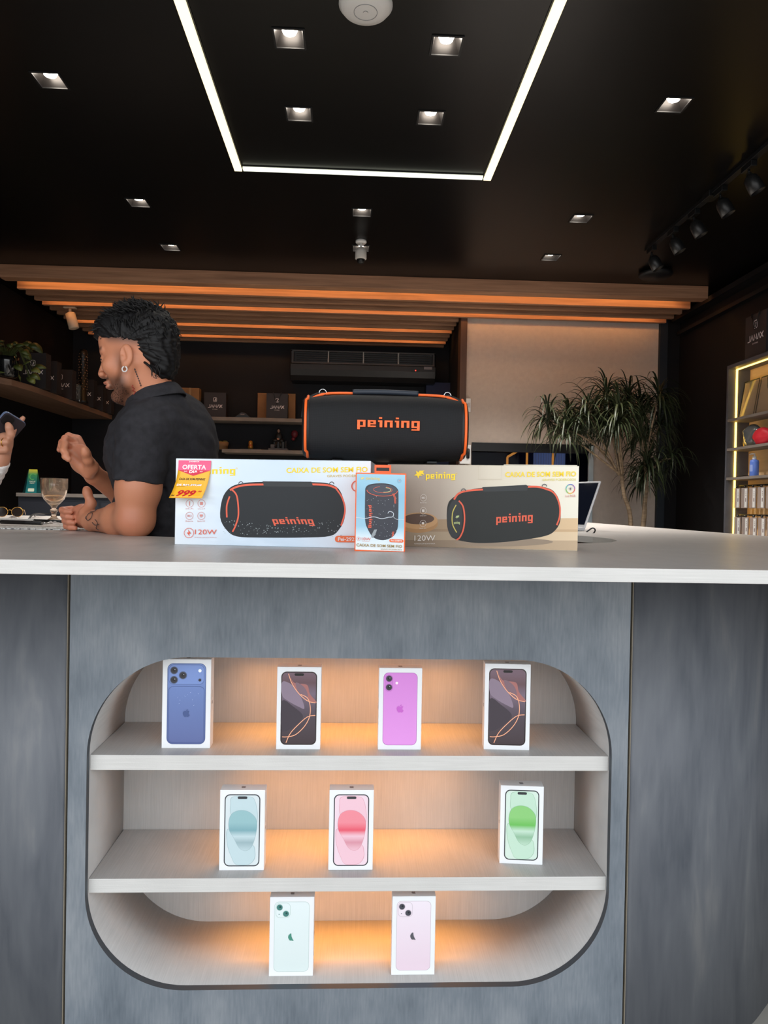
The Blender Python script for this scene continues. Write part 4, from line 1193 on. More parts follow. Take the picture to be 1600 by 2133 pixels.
# water speckle along the foot of the printed speaker
rs = random.Random(5)
for k in range(150):
    x = rs.uniform(390, 1150); y = 500 + rs.uniform(-70, 45)*(.3+abs(x-770)/500)
    r = rs.uniform(1, 4)
    pr.poly([(x-r, y), (x, y-r*rs.uniform(.5, 1.6)), (x+r*1.2, y+r*.3), (x, y+r)], m_spec, pr.k)
put_block(pr, 195, 152, 462, 96, m_yel)
pr.line(circle(471, 105, 5, 10), .0005, m_yel, closed=True)
put_text(pr, 'CAIXA DE SOM SEM FIO', 793, 139, 1312, 106, m_yel, .018)
put_text(pr, 'GRAVES PODEROSOS', 1055, 168, 1308, 153, mat('print_gold', (214,190,110), .4), .01)
for (x, y, k) in ((167,330,0), (245,330,1), (167,410,2), (245,410,3)):
    icon(pr, x, y, 24, m_pinkline, k)
    put_text(pr, ['Hi-Fi', 'Cartao de TF', 'Bateria', 'Radio FM'][k], x-24, y+38, x+24, y+30, m_pinkline)
bolt(pr, 166, 521, 31, m_org)
put_text(pr, '120W', 206, 530, 348, 498, m_org)
put_text(pr, 'POTENCIA COM ALTA POTENCIA', 204, 552, 348, 546, m_pinkline)
pr.poly(rrect(1112, 533, 1320, 573, 19, 5), mat('print_orange', (232,110,60), .4))
put_text(pr, 'Pei-292', 1132, 565, 1236, 542, m_carton, .02)
pr.line(circle(1246, 225, 32, 24), .0022, m_org, closed=True)
pr.build('printed_front', tL)

# price tag, curling away from the card at its foot
tg = thing('price_tag', 'pink and yellow offer price tag curling off the corner of the left carton', 'price tag', (mid.x, mid.y, TZ), (0, 0, ang))
TWd = .073; THt = .083
def tagmap(u, v):
    """u 0..1 across, v 0 (top)..1 (foot)"""
    x = -BW/2 + .0075 + u*TWd*(1 - .02*v) - .0115*v**2.2
    y = -.0025 - .020*v**2.2 - .004*(1-u)*v*v
    z = BH - .0045 - v*THt*(1.0 + .0*u)
    return (x, y, z)
def tagmesh(poly_uv, m, lift, mb, mi):
    return
class TagPrint(Print):
    def poly(s, pts, m, lift=None):
        if lift is None: s.k += 1; lift = s.k
        s.mb.add([(tagmap(u, v)[0], tagmap(u, v)[1] - .00006*lift - .0001, tagmap(u, v)[2]) for u, v in pts], [tuple(range(len(pts)))], s.mi(m))
    def tris(s, vs, fs, m):
        s.k += 1
        s.mb.add([(tagmap(u, v)[0], tagmap(u, v)[1] - .00006*s.k - .0001, tagmap(u, v)[2]) for u, v in vs], fs, s.mi(m))
g = MB(); nn = 16; vs = []
for j in range(nn+1):
    for i in range(9): vs.append(tagmap(i/8, j/nn))
pk = [(j*9+i, (j+1)*9+i, (j+1)*9+i+1, j*9+i+1) for j in range(nn) for i in range(8)]
g.add(vs, pk, 0, True)
m_tagy = mat('tag_yellow', (250,184,42), .35); m_tagp = mat('tag_pink', (236,72,124), .25, coat=.3); m_tagr = mat('tag_crimson', (216,16,62), .35); m_tagw = mat('tag_white', (255,250,250), .4); m_tagk = mat('tag_black', (44,34,22), .5); m_tagred = mat('tag_red', (206,18,34), .4)
o = g.build('paper', m_tagy, tg); s_ = o.modifiers.new('t', 'SOLIDIFY'); s_.thickness = .0003
pr = TagPrint()
for a in range(6): pr.poly([(0, a*.26/6), (1, a*.26/6), (1, (a+1)*.26/6), (0, (a+1)*.26/6)], m_tagp, 1)
pr.k = 2
pr.poly([(0,.26),(1,.26),(.5,.41)], m_tagr)
put_text(pr, 'OFERTA', .13, .235, .86, .115, m_tagw, .018)
put_text(pr, 'DIA', .36, .335, .62, .262, m_tagw, .03); put_text(pr, 'DO', .20, .305, .29, .278, m_tagw, .02); put_text(pr, 'SO', .68, .305, .77, .278, m_tagw, .02)
pr.k += 1
put_text(pr, 'JAMAX', .32, .055, .65, .012, m_tagw, .02)
put_text(pr, 'CASA DE SOM PEINING', .09, .525, .89, .465, m_tagk, .015, .15)
put_text(pr, 'DE R$1.399,00', .07, .685, .83, .625, m_tagw, .03)
pr.poly([(.10,.70),(.80,.618),(.80,.624),(.10,.706)], m_tagk)
put_text(pr, '999', .18, .955, .74, .79, m_tagred, .028, .3)
put_text(pr, ',90', .76, .84, .90, .80, m_tagred, .02, .3)
put_text(pr, 'R$', .03, .955, .13, .915, m_tagk, .03, .3)
put_text(pr, 'NO PIX OU DINHEIRO', .18, .985, .70, .975, m_tagr)
pr.build('tag_printing', tg)

# right carton
def mapR(x, y):
    yt = 60 + (85-60)*(x-207)/1296; yb = 578 + (619-578)*(x-207)/1290
    return (-BW/2 + (x-207)/1294*BW, BH*(1-(y-yt)/(yb-yt)))
pA = at(775, 1136, 1.652); pB = at(1203, 1149, 1.567)
pA = pB + (pA-pB).normalized()*BW
ang = math.atan2(pB.y-pA.y, pB.x-pA.x); mid = (pA+pB)/2
tR = thing('speaker_carton', 'long cream and tan speaker carton, right of the two, with printed black boombox', 'carton', (mid.x, mid.y, TZ), (0, 0, ang), 'long speaker cartons')
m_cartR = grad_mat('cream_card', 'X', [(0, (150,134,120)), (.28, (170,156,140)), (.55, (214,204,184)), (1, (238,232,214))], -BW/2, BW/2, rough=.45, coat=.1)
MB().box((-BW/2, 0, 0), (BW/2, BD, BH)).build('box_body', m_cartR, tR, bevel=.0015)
pr = Print(mapR, BW/1294)
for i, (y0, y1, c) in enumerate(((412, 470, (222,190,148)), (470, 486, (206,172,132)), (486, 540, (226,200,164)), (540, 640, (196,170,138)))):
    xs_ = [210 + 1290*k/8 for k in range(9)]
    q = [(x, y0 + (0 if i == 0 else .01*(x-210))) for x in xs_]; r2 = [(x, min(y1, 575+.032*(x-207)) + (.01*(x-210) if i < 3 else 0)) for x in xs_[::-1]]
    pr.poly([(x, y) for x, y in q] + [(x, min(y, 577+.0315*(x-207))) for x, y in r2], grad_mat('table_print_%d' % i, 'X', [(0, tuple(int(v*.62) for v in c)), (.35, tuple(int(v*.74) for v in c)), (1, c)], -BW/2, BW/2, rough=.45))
pr.poly(circle(430, 440, 135, 30, ry=56), mat('print_oak', (172,132,88), .5)); pr.poly(circle(430, 420, 132, 30, ry=52), mat('print_oak_light', (190,150,104), .5)); pr.poly(circle(430, 408, 108, 30, ry=34), mat('print_umber', (92,72,60), .5))
pr.poly(circle(1010, 560, 330, 30, ry=26), mat('print_contact', (150,132,112), .5))
out_ = [(625,400),(630,320),(660,280),(740,238),(870,215),(1160,204),(1300,222),(1355,262),(1382,330),(1384,430),(1350,490),(1290,522),(1150,545),(1000,560),(850,564),(740,552),(670,530),(635,480)]
boombox_art(pr, out_, [[(705,296),(735,335),(746,410),(738,480),(715,528),(694,542)], [(1310,232),(1350,265),(1378,330),(1380,400),(1362,455)]],
            [(672,288),(700,252),(760,234),(877,226)], [(1160,212),(1240,214),(1325,240)], [(862,212),(1155,200),(1168,208),(1164,236),(872,242)],
            (960,452,1203,385), 0, -12, m_sp, inner=[(687,322),(664,370),(664,440),(694,496)], end=circle(680,412,52,30,ry=122))
pr.line(spline([(687,322),(664,370),(664,440),(694,496)], 6, False), .0022, mat('print_mustard', (206,190,90), .35))
star_icon(pr, 694, 398, 11, mat('print_lime', (190,206,140), .4)); put_block(pr, 674, 446, 714, 424, mat('print_lime', (190,206,140), .4))
star_icon(pr, 424, 126, 28, m_yel)
put_block(pr, 475, 166, 676, 114, m_yel); pr.line(circle(684, 126, 6, 10), .0005, m_yel, closed=True)
put_text(pr, 'CAIXA DE SOM SEM FIO', 1015, 150, 1481, 118, m_yel, .018)
put_text(pr, 'GRAVES PODEROSOS', 1262, 176, 1481, 162, mat('print_straw', (226,214,120), .4), .01)
for k, c in enumerate([(226,90,70), (232,190,70), (120,190,90), (70,170,170), (70,100,190), (150,90,170)]):
    pr.line(circle(1446, 228, 28, 8, a0=k*math.pi/3, a1=(k+1)*math.pi/3+.04), .0017, mat('rgb_%d' % k, c, .4))
pr.poly(circle(1446, 228, 4.5, 10), m_dk)
for k in range(8):
    a = k*math.pi/4; pr.line([(1446+7*math.cos(a), 228+7*math.sin(a)), (1446+12*math.cos(a), 228+12*math.sin(a))], .0006, m_dk)
put_text(pr, 'Luz RGB', 1413, 279, 1479, 265, m_pinkline)
for (x, y, k) in ((462,275,2), (462,357,1), (462,437,3)):
    icon(pr, x, y, 21, m_paleline, k); put_text(pr, ['', 'Cartao de TF', 'Bateria', 'Radio FM'][k] or 'Bluetooth', x-22, y+34, x+22, y+27, m_paleline)
put_text(pr, '120W', 405, 546, 548, 512, m_paleline); put_text(pr, 'POTENCIA COM ALTA POTENCIA', 405, 568, 548, 561, m_paleline)
pr.line([(832,70), (834,160), (992,164), (990,78)], .0006, mat('seam_tan', (196,184,160), .5))
for (x, y) in ((735, 236), (1275, 212)): pr.line(circle(x, y, 15, 14, a0=math.pi, a1=2*math.pi), .0018, mat('print_ring', (80,82,88), .4))
pr.build('printed_front', tR)
b = MB().box((.05, .004, BH+.0004), (BW/2 - .004, BD-.004, BH+.0020)); b.build('lid_flap', m_cartR, tR)

# ------------------------------------------------------------------ small speaker carton in front
SW, SH, SD = .1035, .1605, .09
pA = at(739, 1148, 1.452); pB = at(843, 1149.5, 1.448)
ang = math.atan2(pB.y-pA.y, pB.x-pA.x); mid = (pA+pB)/2
tS = thing('small_speaker_carton', 'small upright blue and orange speaker carton in front of the long cartons', 'carton', (mid.x, mid.y, TZ), (0, 0, ang))
m_orc = mat('orange_card', (240,106,52), .4)
MB().box((-SW/2, 0, 0), (SW/2, SD, SH)).build('box_body', m_orc, tS, bevel=.001)
def mapS(x, y):
    t_ = (y-126)/(619-126); xl_ = 120 - 8*t_; xr_ = 432 - 7*t_
    return (-SW/2 + (x-xl_)/(xr_-xl_)*SW, SH*(1-(y-126+.02*(x-120))/(494)))
pr = Print(mapS, SW/311)
m_sky = grad_mat('sky_card', 'Z', [(0, (236,240,240)), (.18, (214,230,238)), (.32, (150,196,216)), (.7, (126,178,204)), (1, (150,196,216))], 0, SH, rough=.3, coat=.3)
pr.poly([(127,134),(424,129),(417,611),(119,610)], m_sky)
pr.poly(spline([(178,260),(183,215),(215,195),(285,187),(345,195),(378,220),(384,260),(383,400),(378,470),(350,520),(290,545),(230,530),(195,480),(178,420)], 4), mat('small_print_black', (46,48,58), .35))
pr.poly(circle(283,228,92,26,ry=34), mat('small_print_top', (62,64,74), .35))
pr.line([(x, y) for x, y in circle(283, 232, 94, 26, ry=36, a0=0, a1=math.pi)], .0011, m_org)
pr.line(circle(287, 228, 58, 20, ry=19, a0=-1.2, a1=4.4), .0007, m_org); pr.line(circle(287, 228, 50, 16, ry=15, a0=-1.2, a1=1.5), .0009, mat('print_lime', (190,206,140), .4))
for dx in (0, 12): pr.line([(348+dx*.6, 250-dx*.2), (358+dx*.6, 275), (362+dx*.4, 312)], .0012, m_org); pr.line([(350+dx*.5, 488), (345+dx*.4, 520)], .0012, m_org)
pr.k += 1
for a, b_, c, dd in PEI:
    pr.poly([(197 + 26*(v), 328 + 142*u) for u, v in ((a, b_), (c, b_), (c, dd), (a, dd))], m_org, pr.k)
m_sil = mat('print_water', (206,214,222), .3)
pr.line(spline([(122,408),(180,412),(230,400),(280,410),(320,400),(348,395),(352,372),(330,362),(318,375)], 5, False), [.0012]*41, m_sil)
pr.line(spline([(352,395),(372,410),(420,412)], 5, False), .0006, m_sil)
for k in range(60):
    x = rs.uniform(185, 375); y = rs.uniform(270, 530); r = rs.uniform(.8, 2.2); pr.poly([(x-r, y), (x, y-r), (x+r, y), (x, y+r)], m_sil, pr.k)
pr.poly([(215,520),(235,480),(252,478),(240,515),(222,535)], mat('print_bubble', (150,156,160), .4))
star_icon(pr, 158, 162, 10, mat('print_gold2', (224,204,130), .3)); put_block(pr, 184, 172, 268, 150, mat('print_gold2', (224,204,130), .3))
pr.line(circle(388, 168, 11, 16), .0006, mat('print_cyan', (120,160,190), .4), closed=True); pr.poly(circle(388, 168, 3, 8), m_org)
bolt(pr, 138, 541, 12, m_org); put_text(pr, '10W', 158, 550, 213, 532, m_org); put_text(pr, 'POTENCIA', 160, 558, 205, 554, m_org)
pr.poly(rrect(328, 536, 415, 555, 9, 4), m_orc); put_text(pr, 'Pei-220BTS', 338, 550, 406, 540, m_carton, .02)
put_text(pr, 'CAIXA DE SOM SEM FIO', 125, 589, 407, 571, mat('print_bronze', (160,132,70), .3, metal=.0), .015)
put_text(pr, 'GRAVES PODEROSOS', 275, 605, 407, 597, mat('print_bronze', (160,132,70), .3))
pr.build('printed_front', tS)
hb = MB()
# hang tab with a slot, as a frame of strips
hb.box((-.0165, 0, 0), (.0195, .001, .0085)).box((-.0165, 0, .0155), (.0195, .001, .0215)).box((-.0165, 0, .0085), (-.0125, .001, .0155)).box((.0155, 0, .0085), (.0195, .001, .0155))
hb.build('hang_tab', m_orc, tS, loc=(.002, SD-.0015, SH), bevel=.0003)
MB().box((-.0125, .0012, .0085), (.0155, .0016, .0155)).build('hang_slot', m_black, tS, loc=(.002, SD-.0015, SH))

# ------------------------------------------------------------------ the boombox on the cartons
pc = at(800, 960, 1.66)
SPY = 1.672
tB = thing('boombox_speaker', 'large black barrel shaped portable speaker with orange piping standing on the two long cartons', 'speaker', (at(800, 960, SPY).x, SPY, TZ + BH + .0035), (0, 0, math.radians(.6)))
m_cloth = weave_mat('speaker_cloth', (11,11,12), (40,41,45), 230, rough=.6, spec=.3, bump=.5)
m_rub = mat('black_rubber', (17,18,20), .5); m_pipe = mat('orange_rubber', (250,108,42), .42); m_grip = mat('slate_rubber', (42,48,58), .5)
L2 = .182
def section(x):
    """half height and half depth of the barrel at x"""
    u = abs(x)/L2
    return .0775*(1 - .10*u**3.0), .070*(1 - .09*u**3.0)
def ringpts(x, k=1.0, n=40, dz=0, e=2.6):
    hz, hy = section(x); P = []
    for i in range(n):
        a = 2*math.pi*i/n; c, s_ = math.cos(a), math.sin(a)
        P.append((x, hy*k*math.copysign(abs(c)**(2/e), c), .080 + hz*k*math.copysign(abs(s_)**(2/e), s_)))
    return P
b = MB(); n = 40; vs = []; X_ = [(-L2*.965) + 2*L2*.965*i/24 for i in range(25)]
for x in X_: vs += ringpts(x)
b.add(vs, [(i*n+k, i*n+(k+1) % n, (i+1)*n+(k+1) % n, (i+1)*n+k) for i in range(24) for k in range(n)], 0, True)
b.build('grille_cloth', m_cloth, tB)
for sg in (-1, 1):
    e_ = MB(); vs = []; st = [(.955, 1.004), (.958, 1.015), (1.0, 1.012), (1.03, .97), (1.045, .88), (1.045, .80), (1.02, .76), (1.0, .3), (1.0, .01)]
    for q, k in st: vs += ringpts(sg*L2*q, k)
    F_ = [(i*n+k, i*n+(k+1) % n, (i+1)*n+(k+1) % n, (i+1)*n+k) for i in range(len(st)-1) for k in range(n)]
    if sg < 0: F_ = [f[::-1] for f in F_]
    e_.add(vs, F_, 0, True); ec = e_.build('end_cap', m_rub, tB)
    # piping over the front of the rim
    P = [p for p in ringpts(sg*L2*1.0, 1.028, 60)]
    P = [(p[0], p[1]-.002, p[2]) for p in P if p[1] < .045]
    P.sort(key=lambda p: math.atan2(p[2]-.08, -(p[1])+.0001))
    P = [p for p in P if -1.30 < math.atan2(p[2]-.08, -p[1]+.0001) < 1.25]
    MB().tube([(p[0] + sg*(-.004 if abs(p[2]-.08) > .06 else 0), p[1], p[2]) for p in P], .0032, 10).build('piping', m_pipe, tB)
    # lug, d-ring and strap hook at the shoulder
    lg = MB(); lg.box((-.008, -.012, -.004), (.008, .012, .005)); lg.build('strap_lug', m_rub, tB, loc=(sg*.146, -.01, .1555), bevel=.002)
    c0 = Vector((sg*.146, -.01, .160))
    MB().tube([c0 + Vector((.0085*math.cos(a), .0, .0085*math.sin(a))) for a in [2*math.pi*k/20 for k in range(20)]], .0013, 8, closed=True).build('d_ring', m_chrome, tB)
    st_ = MB()
    st_.tube(spline([(sg*.156, -.01, .158), (sg*.170, -.014, .152), (sg*.184, -.02, .140), (sg*.190, -.022, .120), (sg*.1925, -.02, .10)], 5, False), .0030, 8)
    st_.build('strap', m_black, tB)
    MB().lathe([(.0035, -.006), (.0045, -.004), (.0045, .004), (.0035, .006)], 14, c=(sg*.1865, -.024, .136)).build('hook', m_chrome, tB)
# top rail piping and handle grip
for sg in (-1, 1):
    P = [(sg*.066, -.012, .1605), (sg*.10, -.014, .1600), (sg*.135, -.018, .1575), (sg*.158, -.026, .1500), (sg*.172, -.034, .1400), (sg*.180, -.040, .1320)]
    MB().tube(spline(P, 6, False), .0032, 10).build('top_piping', m_pipe, tB)
gp = MB().tube(spline([(-.0765, -.014, .1632), (0, -.014, .1648), (.0765, -.014, .1632)], 8, False), .0062, 14).build('handle_grip', m_grip, tB)
for sg in (-1, 1):
    MB().box((-.012, -.03, 0), (.012, .03, .006)).build('foot', m_rub, tB, loc=(sg*.11, 0, -.0005), bevel=.002)
# raised orange word, following the bulge of the cloth
wd = MB()
x0, x1, z0, z1 = -.0685 + .004, .0755 + .002, .0800 - .0105 + .001, .0800 + .019
x0, x1 = -.0655, .0755
for a, b_, c, dd in PEI:
    xa, xb = x0 + (x1-x0)*a, x0 + (x1-x0)*c; za, zb = z0 + (z1-z0)*b_, z0 + (z1-z0)*dd
    wd.box((xa, -.0735, za), (xb, -.066, zb))
wd.build('raised_lettering', m_pipe, tB, bevel=.0004)

# ------------------------------------------------------------------ wine goblet
pg = at(112, 1088, 3.0)
YG = .095*1480/(1088-1040.5)
pg = at(112, 1088, YG)
m_glass = mat('pressed_glass', (255,234,214), .05, trans=.88, ior=1.45, spec=.6)  # kept partly diffuse, so its pale tone imitates bright reflections
tG = thing('wine_goblet', 'pressed glass goblet with diamond facets on the counter in front of the man', 'wine glass', (pg.x, YG, TZ))
def facet(a, t, z):
    if z < .082: return 1.0
    return 1 + .035*abs(math.sin(4*a + z*60)) + .035*abs(math.sin(4*a - z*60)) - .03
prof_o = [(.0, .001), (.046, .001), (.047, .004), (.030, .009), (.014, .018), (.009, .030), (.010, .040), (.015, .046), (.015, .051), (.009, .056), (.012, .066), (.024, .078), (.038, .095), (.047, .118), (.051, .145), (.052, .180)]
prof_i = [(.0495, .180), (.048, .145), (.044, .118), (.034, .096), (.018, .082), (0, .078)]
gb = MB().lathe(prof_o, 64, facet=facet); gb.lathe(prof_i, 64)
# rim
n64 = 64
gb.build('glass', m_glass, tG)
wl = MB().lathe([(0, .084), (.014, .084), (.030, .0965), (.0395, .113), (.0395, .1135), (0, .1135)], 40)
wl.build('drink', mat('pale_drink', (255,232,190), .02, trans=1.0, ior=1.33), tG)

# ------------------------------------------------------------------ laptop on the right arm
YLp = 2.95
pl = at(1219, 1110, YLp)
tP = thing('laptop', 'open silver laptop on the right arm of the counter, half hidden by the cream carton', 'laptop', (pl.x, YLp, TZ + .0), (0, 0, math.radians(-68)))
m_al = mat('silver_plastic', (206,206,208), .35, metal=.2)
MB().box((-.31, -.22, .002), (.0, 0, .016)).build('base', m_al, tP, bevel=.003)
MB().box((-.30, -.20, .016), (-.01, -.03, .0168)).build('keyboard', mat('keys_grey', (60,60,64), .5), tP)
ld = MB().box((-.31, 0, 0), (.0, .006, .215)).build('lid', m_al, tP, bevel=.002, loc=(0, -.004, .014)); ld.rotation_euler = (math.radians(-22), 0, 0)
MB().box((-.302, -.0008, .014), (-.008, 0, .207)).build('screen', mat('dark_screen', (20,24,36), .08, spec=.6), ld)
cb = MB().tube(spline([tuple(at(1222, 1108, 2.72)), tuple(at(1234, 1100, 2.72)), tuple(at(1240, 1104, 2.72)), tuple(at(1236, 1111, 2.74)), tuple(at(1228, 1112, 2.76))], 6, False), .0028, 8).build('power_cable', m_black)
tag(cb, 'short loop of thin black cable beside the laptop hinge', 'cable')

# ------------------------------------------------------------------ papers and pens at the left end
def tz(px, py):
    p = atz(px, py, TZ); return p
p = tz(60, 1101)
pm = MB().box((-.62, -.085, 0), (.30, .085, .0025)).build('placemat', noise_mat('speckled_mat', [(.42, (60,60,62)), (.5, (190,190,188)), (.62, (226,226,222))], nscale=120, rough=.6), loc=(p.x - .12, p.y, TZ + .0006), rot=(0, 0, math.radians(2)))
tag(pm, 'grey and white speckled placemat lying flat at the left end of the worktop', 'placemat')
def pen(name, pa, pb, r, m, label, cat='pen', lift=.004):
    a, c = tz(*pa), tz(*pb); a.z = c.z = TZ + lift + r
    t = thing(name, label, cat, (a.x, a.y, a.z))
    v = c - a
    MB().tube([Vector((0, 0, 0)), v*.03, v*.93], [r*.6, r, r], 12).build('barrel', m, t)
    MB().tube([v*.93, v*.99, v], [r, r*.4, r*.15], 12).build('tip', m_chrome, t)
    return t
pen('stylus', (0, 1087), (78, 1089), .0055, m_white, 'white stylus lying at the left edge of the worktop')
pen('pen', (70, 1090), (150, 1092), .006, m_black, 'black pen lying behind the speckled placemat, left of the goblet foot')
pen('pen', (0, 1094), (95, 1097), .007, m_black, 'thick black pen lying along the edge of the speckled placemat', lift=.005)
m_film = mat('clear_film', (216,208,204), .3, trans=.5, ior=1.2)
def crumple(px, py, s, label):
    p = tz(px, py); rr = random.Random(px)
    b = MB(); vs = []; n = 9
    for j in range(n):
        for i in range(n):
            x = (i/(n-1)-.5)*s*2; y = (j/(n-1)-.5)*s*1.2; r = math.hypot(x, y)/s
            vs.append((x + rr.uniform(-.004, .004), y + rr.uniform(-.004, .004), max(0.0, .004 + (1-r)*s*.5*rr.uniform(.3, 1.1))))
    b.add(vs, [(j*n+i, j*n+i+1, (j+1)*n+i+1, (j+1)*n+i) for j in range(n-1) for i in range(n-1)])
    o = b.build('crumpled_film', m_film, loc=(p.x, p.y, TZ + .004)); s_ = o.modifiers.new('t', 'SOLIDIFY'); s_.thickness = .0004; s_.offset = 1
    tag(o, label, 'wrapping')
crumple(28, 1085, .032, 'crumpled clear plastic film on the white stylus at the left edge')
crumple(76, 1081, .020, 'small scrap of clear film between stylus and goblet')
crumple(110, 1097, .030, 'crumpled clear film lying in front of the goblet foot')
# folded sunglasses
p = tz(20, 1078)
t = thing('sunglasses', 'pair of dark sunglasses with thin gold rims lying at the left end of the worktop', 'sunglasses', (p.x, p.y, TZ + .002), (0, 0, .3))
for sg in (-1, 1):
    cc = [(sg*.034 + .026*math.cos(a), 0, .026 + .024*math.sin(a)) for a in [2*math.pi*k/24 for k in range(24)]]
    MB().tube(cc, .0013, 6, closed=True).build('rim', m_gold, t)
    MB().add([(x, .0006, z) for x, y, z in cc], [tuple(range(24))]).build('dark_lens', mat('smoked_lens', (40,26,18), .08, trans=.3), t)
    MB().tube([(sg*.06, 0, .036), (sg*.062, .03, .036), (sg*.055, .13, .012)], .0013, 6).build('temple_arm', m_gold, t)
MB().tube([(-.008, 0, .034), (0, 0, .037), (.008, 0, .034)], .0013, 6).build('bridge', m_gold, t)
cb = MB().tube(spline([tuple(tz(60, 1084) + Vector((0, 0, .006))), tuple(tz(72, 1079) + Vector((0, 0, .02))), tuple(tz(100, 1074) + Vector((0, 0, .01))), tuple(tz(142, 1073) + Vector((0, 0, .006)))], 6, False), .004, 8).build('cord', m_black)
tag(cb, 'black cord lying behind the goblet on the left worktop', 'cord')

# ------------------------------------------------------------------ right wall display unit
UX0, UX1, UY0, UY1 = 2.66, 2.832, 3.75, 5.0
UT = EYE + 1.04
t = thing('display_shelving', 'grey shelving unit with a yellow light strip on the right wall', 'shelving unit', (UX1, UY1, 0))
def ub(n_, a, c, m, **k): return MB().box((a[0]-UX1, a[1]-UY1, a[2]), (c[0]-UX1, c[1]-UY1, c[2])).build(n_, m, t, **k)
m_ug = noise_mat('unit_grey_laminate', [(.3, (74,74,80)), (.7, (88,88,94))], nscale=10, rough=.5)
m_ply = noise_mat('unit_back_wood', [(.3, (206,170,128)), (.7, (222,188,146))], nscale=5, scale=(1, 1, 6), rough=.6)
ub('side_panel', (UX0, UY1-.02, 0), (UX1, UY1, UT), m_ug); ub('side_panel', (UX0, UY0, 0), (UX1, UY0+.02, UT), m_ug)
ub('top_board', (UX0, UY0+.021, UT-.025), (UX1, UY1-.021, UT), m_ug)
ub('back_board', (UX1-.012, UY0+.021, .02), (UX1, UY1-.021, UT-.026), m_ply)
sz = [EYE + .655, EYE + .447, EYE + .240]
for z in sz: ub('shelf', (UX0+.0, UY0+.021, z-.018), (UX1-.013, UY1-.021, z), m_shelfd)
m_yled = mat('yellow_led', (255,214,60), .5, emit=5.5, ecol=(255,205,90))
zz_ = [UT-.03] + sz + [EYE - .12]
for a, c in ((UT-.026, sz[0]+.001), (sz[0]-.019, sz[1]+.001), (sz[1]-.019, sz[2]+.001), (sz[2]-.019, EYE-.6)):
    ub('light_strip', (UX0+.055, UY1-.028, c), (UX0+.066, UY1-.0205, a), m_yled)
ub('light_strip', (UX0+.055, UY0+.022, UT-.032), (UX0+.066, UY1-.03, UT-.0255), m_yled)
for z in (EYE + .175, EYE - .030): ub('peg_rail', (UX0+.085, UY0+.03, z), (UX0+.097, UY1-.03, z+.012), m_black)

carrier_bag(.25, .295, .10, 'black shop carrier bag with a silver logo standing on top of the right display unit', 'black carrier bags', (2.735, 4.69, UT), math.radians(-90), 1.25)
# folded garment packs
def pack(y, label, rz, tone):
    t = thing('garment_pack', label, 'packaged garment', (2.752, y, sz[0]), (0, math.radians(9), math.radians(rz)))
    MB().box((-.012, -.09, 0), (.012, .09, .26)).build('folded_cloth', mat('cloth_' + tone[0], tone[1], .8), t, bevel=.006)
    MB().box((-.015, -.094, -.0), (-.0135, .094, .268)).build('clear_sleeve', mat('clear_sleeve', (235,228,215), .1, trans=.85, ior=1.2), t)
    fr_ = MB()
    for a, c in (((-.0165, -.095, 0), (-.0155, -.089, .27)), ((-.0165, .089, 0), (-.0155, .095, .27)), ((-.0165, -.095, .262), (-.0155, .095, .27))): fr_.box(a, c)
    fr_.build('dark_binding', m_black, t)
    MB().add([(-.0138, -.03, .262), (-.0138, .03, .262), (-.0138, .0, .17)], [(0, 1, 2)]).build('collar', m_black, t)
pack(4.88, 'tan garment in a clear sleeve with black binding, far end of the right unit', 0, ('tan', (176,150,128)))
pack(4.67, 'second tan garment in a clear sleeve, nearer the viewer on the same shelf', 0, ('sand', (196,164,124)))
# plastic bag and red pouch
def blob(name, c, r, m, label, cat, seed, amp=.25):
    rr = random.Random(seed); ph = [rr.uniform(0, 6) for _ in range(6)]
    b = MB(); n = 22; h = 12; vs = []
    for i in range(h+1):
        th = math.pi*i/h
        for k in range(n):
            a = 2*math.pi*k/n
            q = 1 + amp*(math.sin(3*a+ph[0]+2*th)*.5 + math.sin(5*a+ph[1]-3*th)*.3 + math.sin(7*th+ph[2]+a)*.25)*math.sin(th)
            z = -math.cos(th)
            vs.append((r[0]*math.sin(th)*math.cos(a)*q, r[1]*math.sin(th)*math.sin(a)*q, max(-.75, z)*r[2]*(1+.1*amp)))
    b.add(vs, [(i*n+k, i*n+(k+1) % n, (i+1)*n+(k+1) % n, (i+1)*n+k) for i in range(h) for k in range(n)], 0, True)
    return tag(b.build(name, m, loc=c), label, cat)
blob('plastic_bag', (2.745, 4.80, sz[1]+.066), (.045, .095, .088), mat('grey_film', (120,124,126), .15, trans=.35, ior=1.2, metal=.2), 'silver grey crinkled plastic bag on the second shelf of the right unit', 'bag', 4, .45)
blob('red_pouch', (2.712, 4.625, sz[1]+.050), (.042, .085, .066), mat('red_fabric', (206,36,52), .5), 'bright red pouch at the right edge of the photo, on the unit shelf', 'pouch', 9, .2)
blob('yellow_pouch', (2.775, 4.93, sz[1]+.045), (.022, .02, .06), mat('yellow_fabric', (216,176,70), .5), 'slim yellow pouch behind the crinkled plastic bag', 'pouch', 12, .1)
